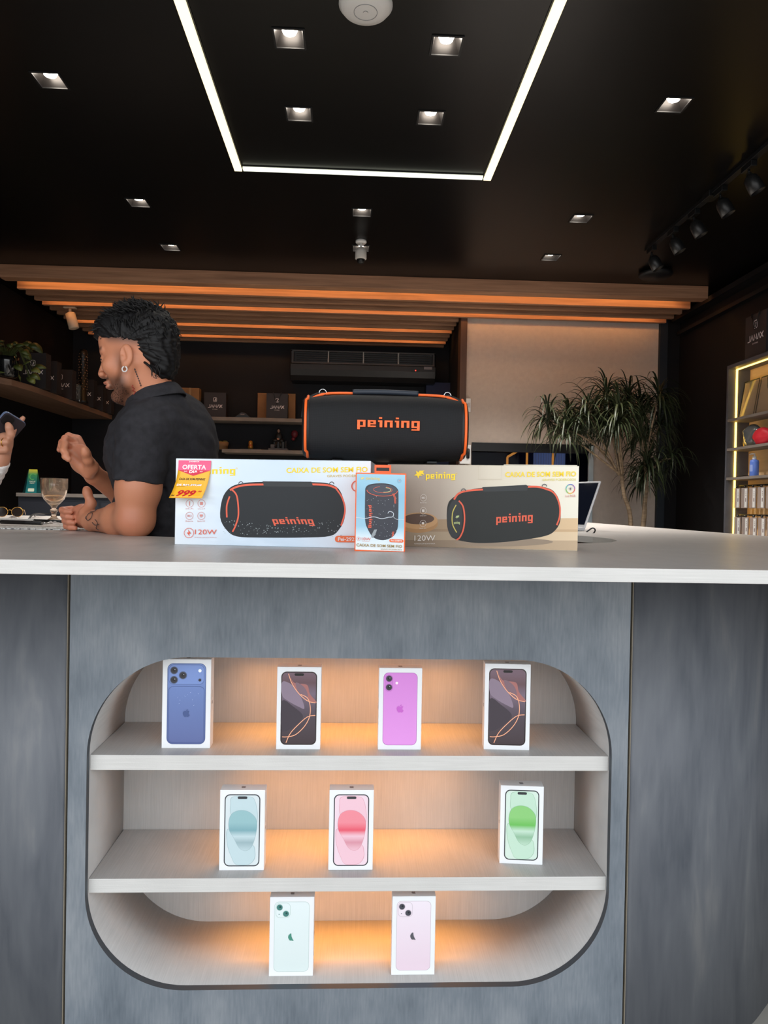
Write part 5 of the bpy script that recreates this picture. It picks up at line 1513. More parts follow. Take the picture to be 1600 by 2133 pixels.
# pump bottle
t = thing('pump_bottle', 'blue pump bottle with a white pump on the right display unit', 'bottle', (2.735, 4.755, sz[2]))
MB().lathe([(0, 0), (.026, 0), (.029, .004), (.029, .10), (.026, .112), (.012, .118), (0, .118)], 28).build('bottle_body', mat('periwinkle_plastic', (96,130,216), .35), t)
MB().lathe([(.012, .118), (.013, .122), (.013, .138), (.005, .142), (.005, .158), (0, .158)], 20).tube([(0, 0, .155), (-.012, .018, .157), (-.018, .030, .152)], .0045, 8).build('pump', m_white, t)
lb_ = MB(); pts = []
for z in (.035, .08):
    for k in range(7):
        a = math.radians(180 - 40 + 80*k/6); pts.append((.0296*math.cos(a), .0296*math.sin(a), z))
lb_.add(pts, [(k, k+1, 8+k, 7+k) for k in range(6)], 0, True); lb_.build('label', mat('label_blue', (150,170,226), .4), t)
t = tag(MB().box((-.03, -.04, 0), (.03, .05, .012)).build('black_gadget', m_black, loc=(2.745, 4.90, sz[2]+.0006), bevel=.004), 'small flat black gadget lying left of the blue pump bottle', 'gadget')
# hanging phone cases
def case_proto():
    t = thing('packaged_phone_case', '', 'phone case', group='packaged phone cases on pegs')
    MB().box((-.004, -.040, -.155), (.004, .040, -.012)).build('clear_box', mat('clear_pack', (205,190,182), .25, trans=.55, ior=1.15), t, bevel=.002)
    MB().box((-.0052, -.034, -.150), (-.0042, -.006, -.020)).build('white_label', m_white, t)
    pk_ = MB()
    for k in range(3): pk_.box((-.0056, -.026, -.045-k*.012), (-.0053, -.020, -.040-k*.012))
    pk_.box((-.0056, -.026, -.11), (-.0053, -.018, -.085)).build('label_print', mat('label_ink', (90,60,60), .5), t)
    MB().box((-.003, -.012, -.012), (.003, .012, .004)).build('hanger', m_black, t, bevel=.001)
    MB().tube([(-.006, 0, -.002), (.036, 0, .002)], .003, 8).build('peg_hook', m_chrome, t)
    return t
c0 = case_proto(); k = 0
rowlab = [('upper', EYE + .178), ('lower', EYE - .027)]
for ri, (rn, z) in enumerate(rowlab):
    for j in range(5):
        y = 4.93 - j*.10 - ri*.015
        o = c0 if k == 0 else copy_tree(c0)
        k += 1
        o.location = (UX0 + .055, y, z); o['label'] = 'packed phone case, white label, ' + rn + ' peg row, ' + ['farthest from viewer', 'second from the far end', 'third from the far end', 'fourth from the far end', 'nearest of its row'][j]
# ------------------------------------------------------------------ the man behind the counter
def A3(px, py, Y): return np.array(at(px, py, Y))
m_skin = bpy.data.materials.new('skin'); m_skin.use_nodes = True
_t = m_skin.node_tree; _b = _t.nodes['Principled BSDF']
_a = _t.nodes.new('ShaderNodeVertexColor'); _a.layer_name = 'tone'
_t.links.new(_a.outputs[0], _b.inputs['Base Color'])
_b.inputs['Roughness'].default_value = .48; _b.inputs['Subsurface Weight'].default_value = .06
_b.inputs['Subsurface Radius'].default_value = (.012, .004, .002); _b.inputs['Subsurface Scale'].default_value = .5
_n = _t.nodes.new('ShaderNodeTexNoise'); _n.inputs['Scale'].default_value = 260
_bp = _t.nodes.new('ShaderNodeBump'); _bp.inputs['Strength'].default_value = .12; _bp.inputs['Distance'].default_value = .001
_tc = _t.nodes.new('ShaderNodeTexCoord'); _t.links.new(_tc.outputs['Object'], _n.inputs['Vector'])
_t.links.new(_n.outputs['Fac'], _bp.inputs['Height']); _t.links.new(_bp.outputs[0], _b.inputs['Normal'])

MY = 2.0
HC = A3(284, 741, MY)                      # middle of the head, between the ears
hy_, hp_ = math.radians(9), math.radians(13)
fwd = Vector((-math.cos(hy_)*math.cos(hp_), math.sin(hy_)*math.cos(hp_), -math.sin(hp_)))
lft = Vector((0, 0, 1)).cross(Vector((fwd.x, fwd.y, 0)).normalized()).normalized()
upv = fwd.cross(lft).normalized()
HR = np.array(Matrix((fwd, lft, upv)).transposed())      # columns = local axes
def H(x, y, z): return HC + HR @ np.array([x, y, z])
def hdir(x, y, z): return HR @ np.array([x, y, z])

VX = .0034
lo = np.minimum(A3(120, 1120, 2.1), [-9, 1.66, TZ - .30]); lo = np.array([-1.00, 1.78, .62]); hi = np.array([-.36, 2.52, 1.76])
S = SDF(lo, hi, VX)
# skull and face
S.ell(H(-.010, 0, .036), (.096, .075, .084), .0, HR)
S.ell(H(.043, 0, .045), (.047, .060, .052), .02, HR)
S.ell(H(.038, 0, -.028), (.048, .058, .070), .02, HR)
for sg in (-1, 1):
    S.cone(H(.000, sg*.060, -.035), H(.022, sg*.050, -.078), .018, .018, .02)
    S.cone(H(.022, sg*.050, -.078), H(.066, sg*.014, -.102), .018, .015, .02)
    S.cone(H(.086, sg*.008, .021), H(.070, sg*.046, .022), .0085, .008, .012)
    S.ell(H(.062, sg*.038, -.022), (.022, .020, .020), .018, HR)
    S.ell(H(.0965, sg*.031, .002), (.015, .018, .010), .010, HR, 's')
    S.ell(H(.0755, sg*.031, .001), (.0130, .0135, .0130), .003, HR)
S.ell(H(.074, 0, -.100), (.019, .022, .017), .014, HR)
S.cone(H(.085, 0, .018), H(.109, 0, -.026), .0075, .0100, .010)
for sg in (-1, 1): S.ell(H(.103, sg*.013, -.031), (.010, .007, .008), .006, HR)
S.ell(H(.105, 0, -.033), (.009, .009, .007), .006, HR)
S.cone(H(.084, 0, -.044), H(.088, 0, -.062), .012, .013, .012)
S.ell(H(.0965, 0, -.0560), (.010, .020, .0050), .005, HR)
S.ell(H(.0935, 0, -.0680), (.010, .018, .0055), .005, HR)
S.ell(H(.104, 0, -.0620), (.010, .024, .0014), .003, HR, 's')
# ears
for sg in (-1, 1):
    ax = np.stack([hdir(1, 0, 0), hdir(0, 1, 0), hdir(0, 0, 1)], 1)
    tr = np.array(Matrix.Rotation(math.radians(-12), 3, 'Y')); E = HR @ tr
    S.ell(H(-.006, sg*.078, -.017), (.0190, .0085, .0310), .004, E)
    S.ell(H(-.003, sg*.0865, -.013), (.0120, .0065, .0215), .003, E, 's')
    S.cone(H(-.009, sg*.081, .004), H(-.012, sg*.081, -.022), .0035, .0032, .003)
    S.ell(H(.004, sg*.081, -.020), (.0045, .004, .0055), .002, E)
    S.ell(H(.004, sg*.077, -.042), (.0090, .0060, .0095), .005, HR)
# neck
nb = A3(322, 840, 2.03)
S.cone(H(-.030, 0, -.030), nb, .052, .056, .03)
S.cone(H(.010, 0, -.075), nb + np.array([-.035, 0, .01]), .034, .040, .03)
# trunk, mostly inside the shirt
chest = A3(338, 925, 2.15); belly = A3(346, 1060, 2.16); pelv = A3(352, 1190, 2.17)
S.cone(nb, chest, .054, .090, .03)
S.ell(chest, (.100, .140, .11), .04); S.cone(chest, belly, .112, .105, .04); S.cone(belly, pelv, .108, .118, .04)
# near arm: shoulder, elbow on the counter, hand with the thumb up
Ls = A3(303, 898, 1.96); Le = A3(281, 1079, 1.955); Le[2] = TZ + .046
Lw = A3(193, 1080, 2.17); Lw[2] = TZ + .032
S.cone(A3(318, 868, 2.06), Ls, .035, .042, .02); S.cone(Ls, Le + (Ls-Le)*.45, .044, .054, .02); S.cone(Le + (Ls-Le)*.45, Le + (Ls-Le)*.30, .056, .057, .02); S.cone(Le + (Ls-Le)*.32, Le, .057, .042, .02)
S.ell(Le + np.array([.006, 0, -.004]), (.043, .042, .042), .02)
S.cone(Le, Le + (Lw-Le)*.35, .044, .046, .03); S.cone(Le + (Lw-Le)*.35, Lw, .046, .028, .02)
# its hand
Lk = A3(163, 1070, 2.24)
S.cone(Lw, Lk + np.array([.018, -.01, -.004]), .027, .030, .02)
S.ell(Lk + np.array([.016, 0, -.008]), (.040, .026, .036), .02)
def fch(pts, rad, k=.006): S.chain(pts, rad, k)
for j in range(4):
    z0 = .014 - j*.0165; yy = -.006 + .004*j
    k0 = Lk + np.array([-.018, yy, z0]); k1 = k0 + np.array([-.020 + .003*j, -.022, -.003]); k2 = k1 + np.array([.018, -.016, -.004]); k3 = k2 + np.array([.016, -.004, -.001])
    fch([k0, k1, k2, k3], [.0105, .0098, .0088, .0075], .003)
tb = Lw + (Lk - Lw)*.45 + np.array([.004, -.016, .016])
t1 = A3(190, 1049, 2.20); t2 = A3(182, 1027, 2.20)
fch([tb, t1, t2, A3(180, 1019, 2.20)], [.0175, .0135, .0115, .0100], .012)
# far arm: raised open hand
Rs = A3(335, 885, 2.32); Re = A3(292, 1050, 2.36); Rw = A3(196, 990, 2.17)
S.cone(A3(330, 872, 2.15), Rs, .040, .044, .03); S.cone(Rs, Re, .044, .042, .03)
S.cone(Re, Re + (Rw-Re)*.35, .043, .043, .03); S.cone(Re + (Rw-Re)*.35, Rw, .043, .0255, .02)
# palm faces the viewer; knuckles up and left
Rp = [A3(184, 970, 2.15), A3(163, 945, 2.13), A3(152, 930, 2.13)]
S.cone(Rw, Rp[0], .0255, .025, .015)
kn = [A3(161, 915, 2.165), A3(152, 920, 2.14), A3(145, 932, 2.115), A3(143, 947, 2.095)]     # index .. little finger
root = [A3(190, 976, 2.165), A3(187, 978, 2.15), A3(185, 982, 2.135), A3(184, 986, 2.12)]
for a, b_ in zip(root, kn): S.cone(a, b_, .0175, .0140, .014)
fing = [[(161,915,2.165),(143,908,2.150),(129,921,2.125),(124,937,2.105)],
        [(152,920,2.14),(136,913,2.105),(128,928,2.080),(132,942,2.068)],
        [(145,932,2.115),(135,925,2.075),(132,938,2.055),(139,947,2.050)],
        [(143,947,2.095),(136,942,2.065),(136,951,2.050),(143,957,2.048)]]
for f in fing: fch([A3(*q) for q in f], [.0118, .0104, .0092, .0080], .003)
S.ell(A3(168, 955, 2.125), (.033, .016, .042), .014)
S.ell(A3(189, 972, 2.11), (.024, .018, .020), .012)
fch([A3(190, 976, 2.11), A3(183, 958, 2.075), A3(178, 943, 2.055), A3(176, 936, 2.050)], [.0165, .0130, .0112, .0095], .010)
P, Q = S.mesh()
# colours: skin, short beard, faded hairline
L_ = (P - HC) @ HR
base = np.array(lin((204, 134, 100))[:3]); red = np.array(lin((196, 116, 94))[:3]); dark = np.array(lin((30, 23, 22))[:3])
col = np.tile(base, (len(P), 1))
def blend(mask, c, amt):
    global col
    w_ = (np.clip(mask, 0, 1)*amt)[:, None]; col = col*(1-w_) + c*w_
near_head = np.linalg.norm(L_, axis=1) < .19
x, y, z = L_.T
ss = lambda v, a, b: np.clip((v-a)/(b-a), 0, 1)**2*(3-2*np.clip((v-a)/(b-a), 0, 1))
beard = ss(-z + .35*np.maximum(0, .05-x)*-1, .040, .070)*ss(x, .004, .030)*near_head*(z > -.135)*(1 - np.exp(-((z+.062)/.010)**2)*(x > .088)*(np.abs(y) < .022))
blend(beard, dark, .72)
must = np.exp(-((z+.046)/.006)**2)*ss(x, .075, .09)*(np.abs(y) < .030)*near_head
blend(must, dark, .9)
jl = np.exp(-((x-.022)/.016)**2)*ss(-z, -.03, .03)*ss(np.abs(y), .045, .060)*near_head*(z > -.10)
blend(jl, dark, .42)
fade = ss(z - .35*x, .004, .040)*ss(-x, -.060, -.035)*near_head*(np.abs(y) > .05)*(np.abs(y) < .0765) + ss(z, .045, .07)*near_head*(x < .07)
blend(fade, dark, .88)
brow = np.exp(-((z-.026)/.0055)**2)*ss(x, .055, .075)*(np.abs(y) > .012)*(np.abs(y) < .056)*near_head
blend(brow, dark, .85)
lips = np.exp(-((z+.0625)/.010)**2)*ss(x, .090, .098)*(np.abs(y) < .024)*near_head
blend(lips, np.array(lin((168, 92, 84))[:3]), .6)
hand = np.minimum(np.linalg.norm(P - Lk, axis=1), np.linalg.norm(P - kn[1], axis=1))
blend(1 - ss(hand, .05, .10), red, .35)
blend(ss(.05 - np.linalg.norm(P - (Le + np.array([0, -.03, 0])), axis=1), 0, .03), red, .3)
man = thing('man', 'person with short black hair in a black polo shirt leaning his elbow on the counter', 'person', (pelv[0], pelv[1], 0))
mo = Vector(man.location)
MOF = np.array(mo)
np_mesh('body', P - MOF, Q, m_skin, man, color=col)

# shirt
m_shirt = noise_mat('black_pique', [(.3, (40,39,42)), (.7, (50,49,53))], nscale=60, rough=.85, spec=.25, bump=.15, bscale=500)
G = SDF(np.array([-.90, 1.80, .74]), np.array([-.36, 2.50, 1.52]), .0038)
sh_top = A3(326, 862, 2.06)
G.ell(A3(344, 908, 2.14), (.128, .175, .120), .0)
G.ell(A3(338, 935, 2.13), (.136, .165, .13), .04)
G.cone(A3(338, 930, 2.14), A3(338, 1060, 2.15), .133, .128, .04); G.cone(A3(340, 1060, 2.15), A3(344, 1190, 2.17), .130, .134, .04)
G.ell(A3(285, 950, 2.12), (.075, .13, .10), .05)
G.ell(A3(378, 900, 2.17), (.080, .14, .11), .05)
G.ell(A3(392, 950, 2.18), (.072, .13, .12), .05)
G.cone(nb + np.array([.0, 0, -.02]), A3(318, 880, 1.99), .062, .072, .05)
G.cone(nb + np.array([.01, 0, -.02]), A3(340, 878, 2.26), .062, .072, .05)
hemc = A3(287, 1004, 1.952); hn = np.array(A3(285, 1080, 1.955)) - np.array(A3(300, 900, 1.955))
G.cone(A3(300, 897, 1.965), A3(284, 1040, 1.955), .072, .066, .022, cut=(hemc, hn))
G.cone(A3(337, 885, 2.31), A3(315, 990, 2.34), .070, .064, .03)
G.half(nb + np.array([-.01, 0, .028]), (-.35, 0, 1.0), lo=nb - .13, hi=nb + .13)
def wr(X, Y, Z):
    f = lambda a, b_, c, p: np.sin(X*a + Y*b_ + Z*c + p)
    return (.0022*f(60, 35, 90, .4)*f(18, -30, 25, 1.0) + .0016*f(-75, 60, 120, 2.1)*f(22, 15, -30, .3) + .0012*f(120, -90, 60, .9)*f(-15, 40, 30, 2.0))
G.displace(wr)
# deep folds that run from the armpit
for a, b_, r in (((318,930,2.02),(352,1060,2.02),.006), ((312,960,1.995),(330,1050,2.0),.005), ((330,905,2.0),(372,980,2.04),.005)):
    G.cone(A3(*a), A3(*b_), r, r*.4, .012, 's')
PG, QG = G.mesh()
np_mesh('polo_shirt', PG - MOF, QG, m_shirt, man)
# seam of the sleeve hem
# collar: a standing band folded outward
cb_ = MB(); n = 40; vs = []; cc = Vector(nb)
axc = Vector((-.30, -.02, 1.0)).normalized(); u_ = axc.cross(Vector((0, 1, 0))).normalized(); v_ = axc.cross(u_)
for r_, h_ in ((.060, -.012), (.0605, .030), (.0635, .040), (.0690, .038), (.0800, .012), (.0840, .000), (.0810, -.004), (.070, .02)):
    for k in range(n):
        a = 2*math.pi*k/n; dz = .012*math.cos(a)*0
        c_, s_ = math.cos(a), math.sin(a)
        vs.append(cc + u_*(r_*c_*1.04) + v_*(r_*s_) + axc*(h_ + (-.010 if abs(c_) > .9 and (u_*c_).x < 0 else 0)) + Vector((.004, 0, .004)))
cb_.add([p - mo for p in vs], [(i*n+k, i*n+(k+1) % n, (i+1)*n+(k+1) % n, (i+1)*n+k) for i in range(7) for k in range(n)], 0, True)
o = cb_.build('collar', m_shirt, man); sb = o.modifiers.new('s', 'SUBSURF'); sb.levels = 1; sb.render_levels = 1
# small chest print
pr = Print(); put_text(pr, 'JAMAX', -.018, .004, .018, .011, m_white, .02); put_text(pr, 'STORE', -.012, -.006, .012, -.001, m_white)
cp = A3(231, 958, 2.055)
o = pr.build('chest_print', man, loc=Vector(cp) - mo); o.rotation_euler = (0, 0, math.radians(-62))

# hair: a thick cap with clumped locks
m_hair = noise_mat('black_hair', [(.3, (7,6,7)), (.7, (17,15,16))], nscale=60, rough=.55, spec=.3)
HG = SDF(HC - .20, HC + .22, .0036)
HG.ell(H(-.018, 0, .056), (.105, .081, .074), 0, HR)
HG.ell(H(.030, 0, .085), (.070, .065, .046), .03, HR)
HG.ell(H(-.066, 0, .010), (.056, .066, .078), .03, HR)
HG.ell(H(-.072, 0, -.040), (.034, .048, .045), .02, HR)
# keep the temples, ears and nape clear
for sg in (-1, 1):
    HG.ell(H(.042, sg*.085, -.022), (.062, .036, .062), .012, HR, 's')
    HG.ell(H(-.010, sg*.092, -.034), (.040, .032, .062), .012, HR, 's')
HG.ell(H(.085, 0, -.005), (.060, .09, .066), .015, HR, 's')
def hn_(X, Y, Z):
    lx = (X-HC[0])*HR[0,0] + (Y-HC[1])*HR[1,0] + (Z-HC[2])*HR[2,0]
    ly = (X-HC[0])*HR[0,1] + (Y-HC[1])*HR[1,1] + (Z-HC[2])*HR[2,1]
    lz = (X-HC[0])*HR[0,2] + (Y-HC[1])*HR[1,2] + (Z-HC[2])*HR[2,2]
    an = np.arctan2(lz-.02, lx)
    return .0018*np.sin(ly*260 + an*5 + 2*np.sin(an*7)) + .0014*np.sin(an*34 + ly*60) + .001*np.sin(an*57 - ly*150)
HG.displace(hn_)
PH_, QH_ = HG.mesh()
# locks
lk = MB(); rr = random.Random(11)
cnt = 0
while cnt < 1000:
    a = rr.uniform(-math.pi, math.pi); e_ = rr.uniform(-.5, 1.5)
    lx, ly, lz = math.cos(a)*math.cos(e_), math.sin(a)*math.cos(e_), math.sin(e_)
    p = np.array([-.016 + .106*lx, .083*ly, .060 + .080*lz])
    if p[0] > -.02 and p[2] < .075: continue
    if abs(p[1]) > .055 and p[2] < .050 and p[0] > -.055: continue
    if p[2] < -.02: continue
    nrm = np.array([lx/.106, ly/.083, lz/.080]); nrm = nrm/np.linalg.norm(nrm)
    if p[0] > .04: flow = np.array([.9, ly*.3, -.10])         # fringe pushed forward
    elif p[2] > .09: flow = np.array([rr.uniform(.1, .9), rr.uniform(-.5, .5), .15])
    else: flow = np.array([-.15, 0, -1.0])
    flow = flow + np.array([rr.uniform(-.35, .35) for _ in range(3)])*.6
    L0 = rr.uniform(.014, .028) if p[2] > .06 else rr.uniform(.020, .034)
    d1 = nrm*.20 + flow*.85; d1 = d1/np.linalg.norm(d1); d2 = nrm*.05 + flow; d2 = d2/np.linalg.norm(d2)
    q0 = p - nrm*.008; q1 = p + d1*L0*.45; q2 = q1 + d2*L0*.6
    r0 = rr.uniform(.0015, .0030)
    W3 = [Vector(HC + HR @ q) - mo for q in (q0, q1, q2)]
    lk.tube(spline([tuple(v) for v in W3], 3, False), [r0, r0, r0*.95, r0*.85, r0*.65, r0*.4, .0003], 5)
    cnt += 1
# nape locks
for k in range(110):
    ly = rr.uniform(-.9, .9); z = rr.uniform(-.055, .03)
    p = np.array([-.092 + .035*ly*ly + rr.uniform(-.004, .004) + max(0, -z-.02)*.35, ly*.058, z]); fl = np.array([.05, 0, -1]) + np.array([rr.uniform(-.2, .2) for _ in range(3)])
    nrm = np.array([-1, ly*.5, 0]); r0 = rr.uniform(.002, .0036)
    W3 = [Vector(HC + HR @ q) - mo for q in (p + np.array([.012, 0, .01]), p + nrm*.008 + fl*.012, p + nrm*.006 + fl*.030)]
    lk.tube(spline([tuple(v) for v in W3], 3, False), [r0, r0, r0*.95, r0*.85, r0*.65, r0*.4, .0003], 5)
hv = [tuple(v) for v in (PH_ - MOF)]
hb_ = MB(); hb_.add(hv, [tuple(int(i) for i in q) for q in QH_], 0, True); hb_.add(lk.v, lk.f, 0, True)
hb_.build('hair', m_hair, man)
# short beard: fine stubble hairs over the jaw
bi = np.where((beard > .8) & (L_[:, 2] > -.125) & (L_[:, 2] < -.078) & (L_[:, 0] > .02))[0]; rr = random.Random(8); bd_ = MB()
for k in range(420):
    i_ = bi[rr.randrange(len(bi))]; q = L_[i_]; nrm = np.array([q[0]-.02, q[1], (q[2]+.06)*.6]); nrm = nrm/np.linalg.norm(nrm)
    d1 = nrm*.5 + np.array([.1, 0, -.8]) + np.array([rr.uniform(-.3, .3) for _ in range(3)]); Lh = rr.uniform(.0015, .0035)
    bd_.tube([Vector(HC + HR @ w3) - mo for w3 in (q - nrm*.001, q + d1*Lh*.6, q + d1*Lh)], [.0004, .0004, .0002], 4)
bd_.build('beard', m_hair, man)
# earring hoop
ec = Vector(H(.003, .0850, -.054)) - mo
fw = Vector(hdir(1, 0, 0)); up_ = Vector(hdir(0, 0, 1))
MB().tube([ec + fw*(.0068*math.cos(a)) + up_*(.0068*math.sin(a)) for a in [math.radians(120) + math.radians(330)*k/22 for k in range(23)]], .0017, 8).build('earring', m_white, man)
# eyes
for sg in (-1, 1):
    MB().sphere(Vector(H(.0785, sg*.031, .0005)) - mo, .0106, 16).build('eyeball', mat('eye_dark', (50,38,34), .2), man)
    b = MB(); b.tube([Vector(H(.0880 - .35*abs(t_)*.02, sg*(.031 + t_*.013), .0035 - abs(t_)*.004)) - mo for t_ in (-1, -.5, 0, .5, 1)], .0022, 6); b.build('eyelashes', m_hair, man)

# tattoos lie on the skin: drop points on to the body surface
def surf(p, tgt=P):
    i = int(np.argmin(((tgt - p)**2).sum(1))); return tgt[i]
nrmv = {}
def ink(lines, wdt, m, name='tattoo'):
    b = MB()
    for ln in lines:
        pts = []
        for q in ln:
            c = CAMPOS; dvec = (Vector(q) - Vector(c)).normalized()
            d_ = P - np.array(c); dv_ = np.array(dvec); t_ = d_ @ dv_; off = np.linalg.norm(d_ - t_[:, None]*dv_, axis=1)
            near = off < .0035
            if not near.any(): continue
            i = np.where(near)[0][np.argmin(t_[near])]
            pts.append(Vector(np.array(c) + dv_*(t_[i] - .0004)) - mo)
        if len(pts) > 1: b.tube(pts, wdt, 5)
    if b.v: return b.build(name, m, man)
m_ink = mat('tattoo_ink', (74,66,66), .6); m_inkr = mat('tattoo_red', (176,70,60), .6)
seg = []
for k in range(8):
    a = A3(280.5 + k*1.75, 768 + k*4.7, 1.95); b_ = A3(281.6 + k*1.75, 771.2 + k*4.7, 1.95); seg.append([a, b_])
ink(seg, .0016, m_ink)
ink([[A3(x, y, 1.95) for x, y in spline([(317,779),(320,786),(327,788),(322,781),(332,786),(336,783)], 3, False)]], .0008, m_ink)
ink([[A3(x, y, 1.95) for x, y in spline([(277,802),(275,806),(280,809),(276,814),(282,816),(278,822)], 3, False)]], .0011, m_inkr)
ink([[A3(x, y, 2.1) for x, y in spline(q, 4, False)] for q in ([(178,1080),(184,1070),(192,1068),(190,1078),(182,1084),(178,1076)], [(188,1066),(198,1064),(202,1060)], [(198,1082),(203,1090),(200,1100),(206,1104)], [(192,1088),(198,1094),(206,1092)])], .0010, m_ink)

# trousers and shoes complete him behind the counter
T = SDF(np.array([-.78, 1.90, -.02]), np.array([-.32, 2.50, 1.02]), .010)
hx, hy2 = pelv[0], pelv[1]
T.ell((hx, hy2, .93), (.135, .16, .12), 0)
for sg in (-1, 1):
    T.cone((hx, hy2 + sg*.08, .88), (hx - .03, hy2 + sg*.10, .48), .085, .062, .04); T.cone((hx - .03, hy2 + sg*.10, .48), (hx + .02, hy2 + sg*.10, .09), .062, .046, .02)
T.half((0, 0, .06), (0, 0, -1))
PT, QT = T.mesh(); np_mesh('trousers', PT - MOF, QT, mat('dark_denim', (34,38,48), .8), man)
for sg in (-1, 1):
    b = MB(); b.sphere((hx - .03 - mo.x, sg*.10 + hy2 - mo.y, .045), (.13, .045, .045), 18).box((-.15 + hx - mo.x, -.04 + sg*.10 + hy2 - mo.y, 0), (.08 + hx - mo.x, .04 + sg*.10 + hy2 - mo.y, .02)); b.build('shoe', m_black, man)

# ------------------------------------------------------------------ the customer at the left edge: hand with a phone
CY = 2.12
cu = thing('customer', 'person at the left edge in a white lace sleeve holding up a dark phone', 'person', (-1.32, 2.35, 0))
co_ = Vector(cu.location); CO = np.array(co_)
m_lace = noise_mat('white_lace', [(.3, (206,200,196)), (.7, (236,232,228))], nscale=90, rough=.85, bump=.8, bscale=300)
C_ = SDF(np.array([-1.60, 1.92, .78]), np.array([-.92, 2.62, 1.72]), .0040)
cw = A3(-6, 962, CY); ce = A3(-95, 1085, CY + .12); ck = A3(7, 925, CY)
C_.cone(ce, cw, .040, .026, .02)
C_.cone(cw, ck + np.array([-.006, 0, .0]), .026, .027, .02)
C_.cone(A3(0, 950, CY), A3(12, 915, CY-.005), .024, .020, .015)
# index and middle fingers run up behind the phone, others curl round its edge
C_.chain([A3(14, 918, CY+.012), A3(27, 898, CY+.014), A3(39, 882, CY+.014), A3(48, 871, CY+.012)], [.0125, .0105, .0095, .0070], .004)
C_.chain([A3(16, 922, CY-.008), A3(22, 905, CY-.020), A3(19, 891, CY-.026), A3(17, 885, CY-.026)], [.0125, .0115, .0105, .0088], .004)
C_.chain([A3(17, 928, CY-.004), A3(12, 921, CY-.028), A3(2, 921, CY-.034), A3(-6, 922, CY-.030)], [.0125, .0110, .0100, .0085], .004)
C_.chain([A3(15, 940, CY-.004), A3(10, 937, CY-.026), A3(0, 938, CY-.032), A3(-7, 938, CY-.028)], [.0120, .0105, .0095, .0080], .004)
C_.chain([A3(-6, 945, CY+.01), A3(-16, 925, CY+.012), A3(-20, 910, CY+.008)], [.015, .012, .0095], .006)
# torso, neck and head stand just outside the picture
cs = np.array([-1.40, 2.30, 1.36])
C_.cone(cs, ce, .055, .040, .02)
C_.cone(np.array([-1.40, 2.35, 1.34]), np.array([-1.42, 2.40, 1.02]), .125, .12, .05)
C_.cone(np.array([-1.40, 2.37, 1.40]), np.array([-1.39, 2.36, 1.52]), .06, .052, .03)
C_.ell(np.array([-1.38, 2.36, 1.60]), (.085, .072, .105), .03)
C_.cone(np.array([-1.305, 2.36, 1.61]), np.array([-1.285, 2.36, 1.585]), .010, .012, .008)
PC, QC = C_.mesh()
colc = np.tile(np.array(lin((190, 134, 106))[:3]), (len(PC), 1))
np_mesh('body', PC - CO, QC, m_skin, cu, color=colc)
D_ = SDF(np.array([-1.64, 1.92, .78]), np.array([-.92, 2.66, 1.56]), .0055)
c1 = A3(2, 962, CY)
D_.cone(cs, ce, .072, .058, .0); D_.cone(ce, cw + (ce-cw)*.02, .060, .036, .02, cut=(A3(2, 958, CY), (cw-ce)))
D_.cone(np.array([-1.40, 2.35, 1.33]), np.array([-1.42, 2.40, 1.0]), .145, .145, .05)
D_.half(np.array([-1.40, 2.36, 1.43]), (0.1, 0, 1))
D_.displace(lambda X, Y, Z: .003*np.sin(X*130 + Z*90)*np.sin(Y*80 - Z*120))
PD, QD = D_.mesh(); np_mesh('lace_blouse', PD - CO, QD, m_lace, cu)
K_ = SDF(np.array([-1.56, 2.2, 1.36]), np.array([-1.24, 2.52, 1.76]), .007)
K_.ell(np.array([-1.405, 2.36, 1.625]), (.095, .088, .105), 0); K_.ell(np.array([-1.46, 2.36, 1.52]), (.06, .085, .12), .03)
K_.ell(np.array([-1.30, 2.36, 1.575]), (.085, .07, .075), .01, None, 's')
PK, QK = K_.mesh(); np_mesh('hair', PK - CO, QK, mat('brown_hair', (40,28,22), .5), cu)
b = MB(); b.lathe([(.17, .02), (.155, .5), (.15, 1.02), (.10, 1.03), (0, 1.03)], 28, c=(-1.42 - co_.x, 2.40 - co_.y, 0)); b.build('skirt', mat('navy_skirt', (36,40,58), .8), cu)
# gold ring
rc = A3(8, 922, CY-.031)
b = MB().tube([Vector(rc) - co_ + Vector((.0015*math.cos(a), .0120*math.cos(a), .0120*math.sin(a))) for a in [2*math.pi*k/24 for k in range(24)]], .0015, 8, closed=True); b.build('gold_ring', m_gold, cu)
# phone, held at a slant
pc_ = A3(3, 904, CY - .004)
dirp = Vector(A3(40, 864, CY)) - Vector(A3(-22, 935, CY)); dirp.normalize()
nv = Vector((-.55, .65, .50)); nv = (nv - dirp*nv.dot(dirp)).normalized(); sd_ = nv.cross(dirp)
phn = thing('held_phone', 'dark smartphone with a slate blue edge held up at the left edge', 'phone', tuple(pc_))
Rm = Matrix((sd_, nv, dirp)).transposed()
phn.rotation_euler = Rm.to_euler()
b = MB(); b.prism(rrect(-.036, -.082, .036, .066, .012), -.0045, .0045, frame=lambda x, y, z: (x, z, y)); b.build('case', mat('slate_blue_case', (98,112,140), .3, spec=.6), phn, bevel=.0015)
b = MB(); b.prism(rrect(-.0345, -.0805, .0345, .0645, .011), -.0062, -.0046, frame=lambda x, y, z: (x, z, y)); b.build('back_plate', mat('dark_brown_back', (44,38,42), .4), phn)
b = MB(); b.prism(rrect(-.033, -.079, .033, .063, .011), .0046, .0052, frame=lambda x, y, z: (x, z, y)); b.build('screen', mat('phone_screen', (14,15,20), .08), phn)
b = MB().prism(rrect(-.030, .030, .0, .060, .008), -.0085, -.0062, frame=lambda x, y, z: (x, z, y)); b.build('camera_plate', m_black, phn)
b = MB().box((-.0375, -.0015, -.02), (-.0358, .0015, .01)); b.build('side_button', mat('button_blue', (130,146,172), .3), phn)
